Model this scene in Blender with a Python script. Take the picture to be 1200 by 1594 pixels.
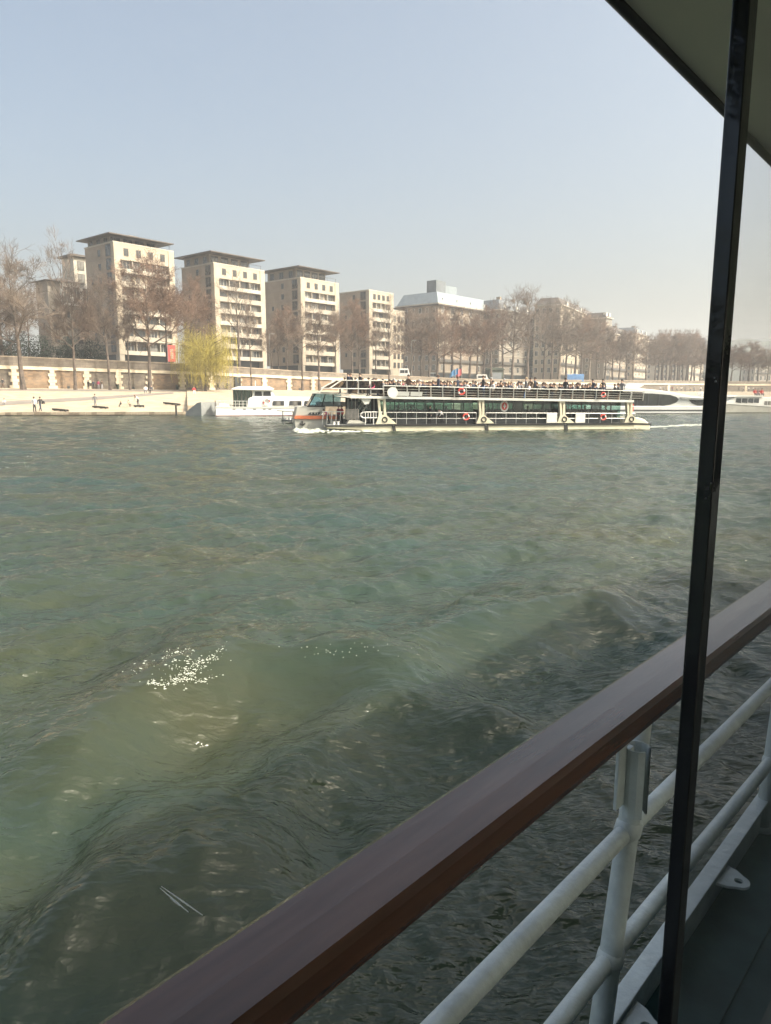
import bpy, bmesh, math, random
import numpy as np
from mathutils import Vector, Matrix
random.seed(7); RNG = np.random.default_rng(11)
for o in list(bpy.data.objects): bpy.data.objects.remove(o)
scn = bpy.context.scene
COL = scn.collection
R = math.radians
# ------------------------------------------------------------------ camera
EYE = 3.0; FOC = 1120.0; PITCH = math.atan(185/FOC)
cam = bpy.data.cameras.new('camera'); camo = bpy.data.objects.new('camera', cam); COL.objects.link(camo)
cam.sensor_fit = 'VERTICAL'; cam.sensor_height = 36.0; cam.lens = 36*FOC/1594
cam.clip_start = 0.02; cam.clip_end = 6000
camo.location = (0, 0, EYE); camo.rotation_euler = (math.pi/2-PITCH, 0, 0)
scn.camera = camo
# ------------------------------------------------------------------ sky, sun, exposure
SUN_EL = R(46); SUN_H = Vector((0.925, -0.38)).normalized()
w = bpy.data.worlds.new('World'); scn.world = w; w.use_nodes = True
nt = w.node_tree; bg = nt.nodes['Background']
sky = nt.nodes.new('ShaderNodeTexSky'); sky.sky_type = 'NISHITA'; sky.sun_disc = False
sky.sun_elevation = SUN_EL; sky.sun_rotation = math.atan2(SUN_H.x, SUN_H.y)
sky.air_density = .8; sky.dust_density = 10.0; sky.ozone_density = .6; sky.altitude = 50
wb = nt.nodes.new('ShaderNodeMix'); wb.data_type = 'RGBA'; wb.blend_type = 'MULTIPLY'; wb.inputs[0].default_value = 1.0
wb.inputs[7].default_value = (.985, 1.012, .955, 1); nt.links.new(sky.outputs[0], wb.inputs[6]); nt.links.new(wb.outputs[2], bg.inputs[0]); bg.inputs[1].default_value = 0.15
sl = bpy.data.lights.new('sun', 'SUN'); sl.energy = 3.05; sl.angle = R(0.6); sl.color = (1.0, 0.90, 0.79)
so = bpy.data.objects.new('sun', sl); COL.objects.link(so)
sd = Vector((SUN_H.x*math.cos(SUN_EL), SUN_H.y*math.cos(SUN_EL), math.sin(SUN_EL)))
so.rotation_euler = sd.to_track_quat('Z', 'Y').to_euler(); so.location = (40, -30, 60)
scn.view_settings.view_transform = 'Standard'; scn.view_settings.look = 'None'
scn.view_settings.exposure = 1.15; scn.view_settings.gamma = 1.0; scn.view_settings.use_curve_mapping = False
scn.render.engine = 'CYCLES'
scn.cycles.max_bounces = 8; scn.cycles.transparent_max_bounces = 24
scn.cycles.volume_bounces = 0; scn.cycles.caustics_reflective = True; scn.cycles.blur_glossy = 1.5; scn.cycles.caustics_refractive = False
scn.cycles.sample_clamp_indirect = 4.0

# ------------------------------------------------------------------ sight lines: pixels of the 1200x1594 photograph to places
cp_, sp_ = math.cos(PITCH), math.sin(PITCH)
def ray(px, py):
    a = (px-600)/FOC; b = (797-py)/FOC
    return Vector((a, cp_+b*sp_, -sp_+b*cp_))
def at_y(px, py, Y):
    d = ray(px, py); return Vector((d.x/d.y*Y, Y, EYE+d.z/d.y*Y))
def at_z(px, py, z):
    d = ray(px, py); t = (z-EYE)/d.z; return Vector((d.x*t, d.y*t, z))
def col_x(px, Y, py=612):
    d = ray(px, py); return d.x/d.y*Y
class Plane:
    """a vertical plane: local x along it, local y away from the viewer"""
    def __init__(s, A, ang=None, B=None, base=0.0):
        s.A = Vector((A[0], A[1])); s.base = base
        s.u = (Vector((B[0], B[1]))-s.A).normalized() if B is not None else Vector((math.cos(ang), math.sin(ang)))
        s.w = Vector((-s.u.y, s.u.x)); s.rot = math.atan2(s.u.y, s.u.x)
    def at(s, px, py, off=0.0):
        d = ray(px, py); dn = d.x*s.w.x+d.y*s.w.y
        t = (s.A.dot(s.w)+off)/dn
        P = Vector((d.x*t, d.y*t))
        return (P-s.A).dot(s.u), EYE+d.z*t-s.base
    def atx(s, px, py, x=0.0):           # on the end plane local x = x : (local y, z)
        d = ray(px, py); t = (s.A.dot(s.u)+x)/(d.x*s.u.x+d.y*s.u.y)
        P = Vector((d.x*t, d.y*t))
        return (P-s.A).dot(s.w), EYE+d.z*t-s.base
    def S(s, px, off=0.0): return s.at(px, 630, off)[0]
    def Z(s, px, py, off=0.0): return s.at(px, py, off)[1]

# ------------------------------------------------------------------ materials
def mat(name, col, rough=0.7, var=0.15, scale=3.0, bump=0.0, bscale=None, metal=0.0, spec=0.5, col2=None, detail=4, coat=0.0, stretch=None):
    m = bpy.data.materials.new(name); m.use_nodes = True
    n = m.node_tree.nodes; l = m.node_tree.links; p = n['Principled BSDF']
    p.inputs['Roughness'].default_value = rough; p.inputs['Metallic'].default_value = metal
    p.inputs['Specular IOR Level'].default_value = spec; p.inputs['Coat Weight'].default_value = coat
    tc = n.new('ShaderNodeTexCoord'); mp = n.new('ShaderNodeMapping'); l.new(tc.outputs['Object'], mp.inputs[0])
    if stretch: mp.inputs['Scale'].default_value = stretch
    nz = n.new('ShaderNodeTexNoise'); nz.inputs['Scale'].default_value = scale; nz.inputs['Detail'].default_value = detail
    nz.inputs['Roughness'].default_value = 0.6
    l.new(mp.outputs[0], nz.inputs[0])
    cr = n.new('ShaderNodeValToRGB'); l.new(nz.outputs[0], cr.inputs[0])
    c2 = col2 or tuple(c*(1-var*1.6) for c in col)
    cr.color_ramp.elements[0].position = 0.35; cr.color_ramp.elements[1].position = 0.65
    cr.color_ramp.elements[0].color = (*c2, 1)
    cr.color_ramp.elements[1].color = (*((c*(1+var*0.6)) for c in col), 1) if not col2 else (*col, 1)
    l.new(cr.outputs[0], p.inputs['Base Color'])
    if bump:
        b = n.new('ShaderNodeBump'); b.inputs['Strength'].default_value = bump; b.inputs['Distance'].default_value = 0.02
        nb = n.new('ShaderNodeTexNoise'); nb.inputs['Scale'].default_value = bscale or scale*4; nb.inputs['Detail'].default_value = 5
        l.new(mp.outputs[0], nb.inputs[0]); l.new(nb.outputs[0], b.inputs['Height']); l.new(b.outputs[0], p.inputs['Normal'])
    return m
def glassy(name, tint, mix, rough=0.03, gloss=(1, 1, 1), ior=1.5):
    """clear pane: tinted see-through with a mirror coat"""
    m = bpy.data.materials.new(name); m.use_nodes = True
    n = m.node_tree.nodes; l = m.node_tree.links; n.remove(n['Principled BSDF'])
    t = n.new('ShaderNodeBsdfTransparent'); t.inputs[0].default_value = (*tint, 1)
    g = n.new('ShaderNodeBsdfGlossy'); g.inputs['Roughness'].default_value = rough; g.inputs['Color'].default_value = (*gloss, 1)
    f = n.new('ShaderNodeFresnel'); f.inputs[0].default_value = ior
    mm = n.new('ShaderNodeMath'); mm.operation = 'ADD'; mm.use_clamp = True; mm.inputs[1].default_value = mix
    ge = n.new('ShaderNodeNewGeometry'); bk = n.new('ShaderNodeMath'); bk.operation = 'SUBTRACT'; bk.inputs[0].default_value = 1.0
    l.new(ge.outputs['Backfacing'], bk.inputs[1]); ml = n.new('ShaderNodeMath'); ml.operation = 'MULTIPLY'
    l.new(f.outputs[0], mm.inputs[0]); l.new(mm.outputs[0], ml.inputs[0]); l.new(bk.outputs[0], ml.inputs[1]); mm = ml   # only the face turned to the viewer mirrors
    x = n.new('ShaderNodeMixShader'); l.new(mm.outputs[0], x.inputs[0]); l.new(t.outputs[0], x.inputs[1]); l.new(g.outputs[0], x.inputs[2])
    l.new(x.outputs[0], n['Material Output'].inputs[0])
    return m
def clear_glass(name, tint):
    m = bpy.data.materials.new(name); m.use_nodes = True
    n = m.node_tree.nodes; l = m.node_tree.links; n.remove(n['Principled BSDF'])
    t = n.new('ShaderNodeBsdfTransparent'); t.inputs[0].default_value = (*tint, 1)
    l.new(t.outputs[0], n['Material Output'].inputs[0]); return m

M = {}
M['stone_lit'] = mat('sunlit_cream_stone', (.44, .375, .29), .85, .10, .35)  # cream stone; sunlight on the river fronts is put into its paler tone
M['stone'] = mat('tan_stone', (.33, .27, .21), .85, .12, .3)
M['stone_grey'] = mat('grey_stone', (.27, .235, .195), .85, .12, .3)
M['slab'] = mat('pale_concrete', (.40, .355, .29), .8, .08, .5)
M['roof_dark'] = mat('bronze_roof', (.10, .082, .07), .6, .15, .4)
M['zinc'] = mat('zinc_roof', (.15, .165, .18), .45, .12, .4)
M['zinc_pale'] = mat('pale_glazed_roof', (.24, .275, .30), .3, .08, .5)
M['frame_dark'] = mat('dark_window_frame', (.10, .09, .08), .5, .1, 2)
M['frame_white'] = mat('white_window_frame', (.62, .60, .55), .5, .1, 2)
M['win'] = mat('window_glass', (.055, .06, .065), .08, .5, .35, spec=.8)
M['win_pale'] = mat('curtained_window_glass', (.24, .23, .21), .15, .35, .5, spec=.8)
M['shop'] = mat('dark_ground_floor', (.045, .05, .052), .3, .4, .3)
M['rail_dark'] = mat('balcony_metal', (.13, .12, .11), .5, .1, 2)
M['pale_trim'] = mat('pale_trim', (.47, .425, .355), .7, .08, 1)
M['cream_band'] = mat('cream_coping', (.66, .57, .43), .85, .10, .4)
M['bark'] = mat('plane_bark', (.135, .105, .085), .9, .35, 1.2)
M['bark_pale'] = mat('pale_bark', (.26, .21, .165), .9, .35, 1.0)
M['twig'] = mat('bare_twigs', (.155, .112, .085), .9, .25, .3)
M['twig_grey'] = mat('grey_bare_twigs', (.18, .14, .11), .9, .25, .3)
M['twig_red'] = mat('reddish_twigs', (.18, .11, .075), .9, .3, .3)
M['old_leaf'] = mat('dry_russet_leaves', (.22, .135, .085), .8, .4, .5)
M['willow'] = mat('willow_leaves', (.46, .385, .08), .7, .3, .5)
M['hedge'] = mat('dark_evergreen', (.045, .06, .04), .8, .4, 1)
M['white'] = mat('white_boat_paint', (.78, .77, .73), .35, .05, .5)
M['cream'] = mat('cream_boat_paint', (.66, .61, .46), .4, .12, .5)
M['algae'] = mat('algae_band', (.12, .12, .05), .7, .4, 2, col2=(.05, .05, .03))
M['grey_paint'] = mat('warm_grey_boat_paint', (.44, .43, .38), .4, .1, .6)
M['deck_grey'] = mat('grey_boat_deck', (.30, .31, .30), .6, .1, 1)
M['orange'] = mat('orange_stripe_paint', (.70, .20, .09), .4, .1, 1)
M['black_rubber'] = mat('black_rubber', (.02, .02, .02), .6, .2, 4)
M['steel'] = mat('brushed_steel', (.52, .52, .50), .35, .08, 3, metal=.6)
M['seat'] = mat('dark_seat', (.05, .055, .06), .6, .2, 2)
M['ring'] = mat('red_lifebuoy', (.62, .07, .05), .5, .1, 3)
M['ringw'] = mat('white_lifebuoy', (.75, .72, .68), .5, .1, 3)
M['mesh_panel'] = glassy('railing_glass', (.40, .37, .35), .01, .2)
M['boat_glass'] = glassy('greenish_boat_glass', (.50, .66, .63), .04, .02)
M['boat_glass_dark'] = glassy('smoked_boat_glass', (.22, .28, .28), .05, .02)
M['boat_glass_blue'] = glassy('blue_windscreen_glass', (.35, .50, .55), .20, .02)
M['skin'] = mat('skin', (.45, .28, .20), .6, .05, 3)
M['hairm'] = mat('dark_hair', (.035, .025, .02), .6, .2, 3)
M['grass_bank'] = mat('dull_shrubs', (.09, .11, .05), .9, .3, 1)
def cloth(n, c): M['c_'+n] = mat('cloth_'+n, c, .8, .1, 4); return M['c_'+n]
for n_, c_ in dict(black=(.022, .022, .026), navy=(.03, .04, .07), grey=(.16, .16, .17), brown=(.12, .075, .05), white=(.72, .70, .68), pink=(.62, .10, .20), red=(.5, .05, .05), blue=(.07, .14, .32), beige=(.42, .34, .25), maroon=(.18, .03, .05), pale=(.50, .50, .52)).items(): cloth(n_, c_)

# ------------------------------------------------------------------ mesh helpers
class MB:
    def __init__(s): s.v = []; s.f = []; s.mi = []
    def face(s, pts, mi=0):
        k = len(s.v); s.v += [tuple(p) for p in pts]; s.f.append(tuple(range(k, k+len(pts)))); s.mi.append(mi)
    def box(s, x0, x1, y0, y1, z0, z1, mi=0, T=None):
        k = len(s.v)
        P = [(x, y, z) for z in (z0, z1) for y in (y0, y1) for x in (x0, x1)]
        if T: P = [tuple(T(Vector(p))) for p in P]
        s.v += P
        for q in ((0, 2, 3, 1), (4, 5, 7, 6), (0, 1, 5, 4), (2, 6, 7, 3), (0, 4, 6, 2), (1, 3, 7, 5)):
            s.f.append(tuple(k+i for i in q)); s.mi.append(mi)
        return s
    def prism(s, poly, y0, y1, mi=0, axis='y', taper=None):
        """poly of (x,z) pushed along y (or of (y,z) along x, or (x,y) along z)"""
        k = len(s.v); n = len(poly)
        def P(a, b, c):
            return {'y': (a, c, b), 'x': (c, a, b), 'z': (a, b, c)}[axis]
        s.v += [P(a, b, y0) for a, b in poly]
        q2 = taper or poly
        s.v += [P(a, b, y1) for a, b in q2]
        s.f.append(tuple(k+i for i in range(n))); s.mi.append(mi)
        s.f.append(tuple(k+n+i for i in reversed(range(n)))); s.mi.append(mi)
        for i in range(n):
            j = (i+1) % n; s.f.append((k+i, k+n+i, k+n+j, k+j)); s.mi.append(mi)
        return s
    def tube(s, pts, r, sides=8, mi=0, caps=True):
        pts = [Vector(p) for p in pts]; n = len(pts); rr = r if isinstance(r, (list, tuple)) else [r]*n
        k = len(s.v); ref = Vector((0, 0, 1))
        for i, p in enumerate(pts):
            t = (pts[min(i+1, n-1)]-pts[max(i-1, 0)]).normalized()
            a = t.cross(ref)
            if a.length < 1e-3: a = t.cross(Vector((1, 0, 0)))
            a.normalize(); b = t.cross(a)
            for j in range(sides):
                an = 2*math.pi*j/sides
                s.v.append(tuple(p+(a*math.cos(an)+b*math.sin(an))*rr[i]))
        for i in range(n-1):
            for j in range(sides):
                j2 = (j+1) % sides
                s.f.append((k+i*sides+j, k+i*sides+j2, k+(i+1)*sides+j2, k+(i+1)*sides+j)); s.mi.append(mi)
        if caps:
            s.f.append(tuple(k+j for j in range(sides))); s.mi.append(mi)
            s.f.append(tuple(k+(n-1)*sides+j for j in reversed(range(sides)))); s.mi.append(mi)
        return s
    def torus(s, c, R0, r, normal='y', n=20, m=8, seg=None, mi=0):
        k = len(s.v)
        for i in range(n):
            a = 2*math.pi*i/n
            for j in range(m):
                b = 2*math.pi*j/m; rad = R0+r*math.cos(b); h = r*math.sin(b)
                q = {'y': (rad*math.cos(a), h, rad*math.sin(a)), 'z': (rad*math.cos(a), rad*math.sin(a), h), 'x': (h, rad*math.cos(a), rad*math.sin(a))}[normal]
                s.v.append((c[0]+q[0], c[1]+q[1], c[2]+q[2]))
        for i in range(n):
            for j in range(m):
                s.f.append((k+i*m+j, k+((i+1) % n)*m+j, k+((i+1) % n)*m+(j+1) % m, k+i*m+(j+1) % m))
                s.mi.append((1 if seg and (i*4//n) % 2 == 0 and (i % (n//4)) < n//8 else mi))
        return s
    def mesh(s, name, mats, smooth=False):
        me = bpy.data.meshes.new(name); me.from_pydata(s.v, [], s.f)
        for m in (mats if isinstance(mats, (list, tuple)) else [mats]): me.materials.append(m)
        me.polygons.foreach_set('material_index', s.mi)
        if smooth: me.polygons.foreach_set('use_smooth', [True]*len(s.f))
        bm = bmesh.new(); bm.from_mesh(me); bmesh.ops.recalc_face_normals(bm, faces=bm.faces); bm.to_mesh(me); bm.free()
        me.update(); return me
    def build(s, name, mats, parent=None, loc=(0, 0, 0), rz=0, smooth=False, bevel=0):
        o = bpy.data.objects.new(name, s.mesh(name, mats, smooth)); COL.objects.link(o)
        o.location = loc; o.rotation_euler = (0, 0, rz); o.parent = parent
        if bevel:
            b = o.modifiers.new('bevel', 'BEVEL'); b.width = bevel; b.segments = 2; b.limit_method = 'ANGLE'
        return o
def put(name, me, parent=None, loc=(0, 0, 0), rz=0, sc=None):
    o = bpy.data.objects.new(name, me); COL.objects.link(o); o.location = loc; o.rotation_euler = (0, 0, rz); o.parent = parent
    if sc: o.scale = sc
    return o
def tag(o, label=None, cat=None, group=None, kind=None):
    for k, v in (('label', label), ('category', cat), ('group', group), ('kind', kind)):
        if v: o[k] = v
    return o
def empty(name, loc, rz, label, cat, group=None):
    o = bpy.data.objects.new(name, None); COL.objects.link(o); o.location = loc; o.rotation_euler = (0, 0, rz)
    o.empty_display_size = .3
    return tag(o, label, cat, group)
def copy_tree(o, parent=None):
    c = o.copy(); COL.objects.link(c); c.parent = parent
    for ch in list(o.children): copy_tree(ch, c)
    return c

# ------------------------------------------------------------------ river
CRESTS = [  # pixels along each wake crest, height, front width, back width
    ([(-120, 1160), (60, 1095), (150, 1060), (235, 1028), (320, 1002), (400, 987), (520, 984), (640, 990), (760, 1004)], .36, .64, 1.5),
    ([(560, 985), (700, 955), (800, 935), (900, 916), (1000, 909), (1060, 915), (1120, 935)], .33, .55, 1.2),
    ([(380, 1150), (480, 1120), (600, 1092), (700, 1078), (790, 1082), (880, 1100)], .20, .42, .8),
    ([(-100, 1470), (0, 1425), (120, 1382), (230, 1350), (320, 1318), (420, 1275), (540, 1236)], .24, .42, .9),
    ([(-60, 900), (100, 880), (260, 872), (420, 880), (560, 900)], .10, 1.0, 1.8),
    ([(500, 860), (700, 850), (900, 858), (1100, 880)], .09, 1.3, 2.0),
    ([(-50, 1290), (60, 1240), (180, 1200), (300, 1180)], .08, .5, .8),
    ([(150, 1590), (0, 1640), (330, 1500), (430, 1440), (520, 1390)], .08, .35, .45),
]
CALM = None
def wave_h(X, Y, sp=None):
    """water height; sp is the mesh spacing, waves shorter than that are left out"""
    X = np.asarray(X, float); Y = np.asarray(Y, float); h = np.zeros_like(X)
    rng = np.random.default_rng(5)
    small = np.zeros_like(X)
    for i in range(96):
        lam = 0.085*(1.053**i) if i < 80 else 5+2.2*(i-80)
        ang = rng.normal(1.35, 0.75) if i % 2 else rng.normal(2.3, 0.6)
        k = 2*math.pi/lam; ph = rng.uniform(0, 6.28)
        amp = 0.0088*lam**0.88*(0.6+0.8*rng.random()) if lam < 3 else 0.0115
        kx, ky = k*math.cos(ang), k*math.sin(ang)
        warp = 0.55*np.sin(X*k*.23+ph*2)+0.55*np.cos(Y*k*.19+ph)
        t = X*kx+Y*ky+ph+warp
        s = np.sin(t); s = 1-2*np.abs(np.sin(t/2))**1.25 if i % 3 == 0 else s
        grp = 0.55+0.45*np.sin(X*k*.11+ph*3)*np.cos(Y*k*.13-ph)
        g = 1.0 if sp is None else np.clip(lam/(sp*2.6)-0.7, 0, 1)
        if lam < 1.2: small += 1.4*amp*s*grp*g
        else: h += amp*s*grp*g
    for pts, A, wf, wb in CRESTS:
        P = sorted([tuple(at_z(px, py, A*.95)[:2]) for px, py in pts])
        xs = np.array([p[0] for p in P]); ys = np.array([p[1] for p in P])
        yc = np.interp(X, xs, ys); d = Y-yc
        slope = np.interp(X, (xs[1:]+xs[:-1])/2, np.diff(ys)/np.maximum(np.diff(xs), .05)); d = d/np.sqrt(1+slope**2)
        edge = np.clip(np.minimum(X-xs[0], xs[-1]-X)/(0.30*(xs[-1]-xs[0])), 0, 1); edge = edge*edge*(3-2*edge)
        wgt = np.where(d < 0, np.exp(-np.abs(d/wf)**1.6), np.exp(-(d/wb)**2))
        global CALM
        if CALM is None or CALM.shape != X.shape: CALM = np.zeros_like(X)
        CALM = np.maximum(CALM, edge*np.exp(-((d+wf*.8)/(wf*1.0))**4)*min(1.0, A*3.2))
        trough = -0.45*np.exp(-((d+wf*2.1)/(wf*1.1))**2)
        h += A*edge*(wgt+trough)
    return h+small*(1-.6*CALM)
def build_water():
    th = list(np.linspace(-R(44), R(44), 560))
    th += list(np.linspace(R(44), 2*math.pi-R(44), 90)[1:-1]); th = np.array(th)
    r = list(1.2*np.exp(np.linspace(0, math.log(150/1.2), 1080))) + [170, 200, 250, 320, 420, 600, 900, 1400]
    r = np.array(r); Rr, T = np.meshgrid(r, th, indexing='ij')
    X = Rr*np.sin(T); Y = Rr*np.cos(T)
    sp = np.gradient(r)[:, None]*np.ones_like(T)
    Z = wave_h(X, Y, sp); fade = np.clip((160-Rr)/60, 0, 1); Z = Z*fade
    nr, nth = Rr.shape
    V = np.stack([X.ravel(), Y.ravel(), Z.ravel()], 1); V = np.vstack([V, [[0, 0, 0]]])
    i = np.arange(nr-1)[:, None]; j = np.arange(nth)[None, :]; j2 = (j+1) % nth
    Q = np.stack([(i*nth+j), (i*nth+j2), ((i+1)*nth+j2), ((i+1)*nth+j)], -1).reshape(-1, 4)[:, ::-1]
    tri = [(len(V)-1, (k+1) % nth, k) for k in range(nth)]
    me = bpy.data.meshes.new('river_water')
    me.vertices.add(len(V)); me.vertices.foreach_set('co', V.ravel())
    nl = Q.size+len(tri)*3; me.loops.add(nl)
    me.loops.foreach_set('vertex_index', np.concatenate([Q.ravel(), np.array(tri).ravel()]).astype(np.int32))
    ls = np.concatenate([np.arange(len(Q))*4, Q.size+np.arange(len(tri))*3]).astype(np.int32)
    me.polygons.add(len(Q)+len(tri)); me.polygons.foreach_set('loop_start', ls)
    me.polygons.foreach_set('use_smooth', np.ones(len(ls), bool))
    at_ = me.attributes.new('calm', 'FLOAT', 'POINT'); at_.data.foreach_set('value', np.append(CALM.ravel(), 0).astype(np.float32))
    me.update(calc_edges=True); me.validate()
    m = bpy.data.materials.new('murky_river_water'); m.use_nodes = True
    n = m.node_tree.nodes; l = m.node_tree.links; p = n['Principled BSDF']
    p.inputs['Roughness'].default_value = .10; p.inputs['IOR'].default_value = 1.333
    p.inputs['Subsurface Weight'].default_value = .8; p.inputs['Subsurface Radius'].default_value = (.5, .6, .4); p.inputs['Subsurface Scale'].default_value = 1.2; p.subsurface_method = 'BURLEY'
    tc = n.new('ShaderNodeTexCoord')
    def noise(scale, stretch, detail=4, rough=.6, dist=0):
        mp = n.new('ShaderNodeMapping'); mp.inputs['Scale'].default_value = stretch; mp.inputs['Rotation'].default_value = (0, 0, R(-14))
        l.new(tc.outputs['Object'], mp.inputs[0]); z = n.new('ShaderNodeTexNoise'); z.inputs['Scale'].default_value = scale
        z.inputs['Detail'].default_value = detail; z.inputs['Roughness'].default_value = rough; z.inputs['Distortion'].default_value = dist
        l.new(mp.outputs[0], z.inputs[0]); return z.outputs[0]
    cr = n.new('ShaderNodeValToRGB'); l.new(noise(.22, (.5, 1, 1), 5), cr.inputs[0])
    cr.color_ramp.elements[0].position = .36; cr.color_ramp.elements[1].position = .66
    cr.color_ramp.elements[0].color = (.027, .047, .037, 1); cr.color_ramp.elements[1].color = (.045, .048, .026, 1)
    l.new(cr.outputs[0], p.inputs['Base Color'])
    def ridged(o):
        a = n.new('ShaderNodeMath'); a.operation = 'SUBTRACT'; a.inputs[1].default_value = .5; l.new(o, a.inputs[0])
        b = n.new('ShaderNodeMath'); b.operation = 'ABSOLUTE'; l.new(a.outputs[0], b.inputs[0])
        c = n.new('ShaderNodeMath'); c.operation = 'MULTIPLY'; c.inputs[1].default_value = -1.6; l.new(b.outputs[0], c.inputs[0]); return c.outputs[0]
    def bump(h, dist, strength, prev=None):
        b = n.new('ShaderNodeBump'); b.inputs['Strength'].default_value = strength; b.inputs['Distance'].default_value = dist
        ml = n.new('ShaderNodeMath'); ml.operation = 'MULTIPLY'; l.new(h, ml.inputs[0]); l.new(calm, ml.inputs[1]); l.new(ml.outputs[0], b.inputs['Height'])
        if prev: l.new(prev, b.inputs['Normal'])
        return b.outputs[0]
    att = n.new('ShaderNodeAttribute'); att.attribute_name = 'calm'; inv = n.new('ShaderNodeMath'); inv.operation = 'MULTIPLY_ADD'
    inv.inputs[1].default_value = -.7; inv.inputs[2].default_value = 1.0; l.new(att.outputs['Fac'], inv.inputs[0]); calm = inv.outputs[0]
    b0 = bump(ridged(noise(1.5, (.30, 1, 1), 4, .6, .3)), .20, .45)
    b1 = bump(ridged(noise(2.6, (.55, 1, 1), 3, .55, .3)), .11, .55, b0)
    b2 = bump(ridged(noise(7.5, (.7, 1, 1), 3, .55, .25)), .04, .6, b1)
    b3 = bump(noise(.9, (.35, 1, 1), 6, .65, .2), .30, .5, b2)
    l.new(b3, p.inputs['Normal'])
    me.materials.append(m)
    o = put('river_water', me); tag(o, 'murky green river with small waves and a low boat wake', kind='structure')
build_water()

# ------------------------------------------------------------------ banks: quay slope, wall, street
def interp(tab, x):
    return float(np.interp(x, [a for a, _ in tab], [b for _, b in tab]))
def wall_Y(px): return interp([(-900, 70), (-300, 111), (0, 132), (300, 158), (480, 182), (740, 222), (1000, 275), (1200, 330), (1700, 410)], px)
def edge_Y(px): return interp([(-900, 80*.8), (-300, 92), (0, 99), (290, 101), (330, 104), (1000, 118), (1200, 126), (1700, 150)], px)
def wtop_py(px): return interp([(0, 553), (300, 566), (480, 578), (740, 590), (1000, 592), (1200, 594)], px)
def wtop_z(px):
    if px < 0: return wtop_z(0)
    return at_y(px, wtop_py(px), wall_Y(px)).z
def foot_z(px): return interp([(0, 3.94), (300, 3.75), (600, 3.7), (1200, 3.7)], px)
EDGE_Z = .38
def quay_z(px, Y):
    t = (Y-edge_Y(px))/(wall_Y(px)-edge_Y(px)); t = min(max(t, 0), 1)
    if px <= 290: return EDGE_Z+(foot_z(px)-EDGE_Z)*t
    return 1.3+(foot_z(px)-1.3)*t
def on_quay(px, py):
    Y = edge_Y(px)+.2
    while Y < wall_Y(px)+3:
        P = at_y(px, py, Y)
        if P.z <= quay_z(px, Y): return Vector((P.x, Y, quay_z(px, Y)))
        # ray above ground: go on while the ground is under the ray
        Y += .15
    return Vector((P.x, wall_Y(px)-.6, quay_z(px, wall_Y(px)-.6)))
def on_quay2(px, py):
    """ground point whose picture row is py (ground climbs above eye level, so search by row)"""
    best = None
    Y = edge_Y(px)+.05
    while Y < wall_Y(px)-.3:
        z = quay_z(px, Y); row = 612-(z-EYE)*FOC/Y
        if best is None or abs(row-py) < best[0]: best = (abs(row-py), Y, z)
        Y += .1
    return Vector((col_x(px, best[1]), best[1], best[2]))
M['quay'] = mat('pale_quay_paving', (.46, .385, .285), .9, .14, .45, col2=(.33, .27, .195))
M['quay_edge'] = mat('stained_quay_stone', (.30, .24, .17), .9, .3, .8)
M['asphalt'] = mat('worn_asphalt', (.23, .20, .175), .9, .12, .4)
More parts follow.
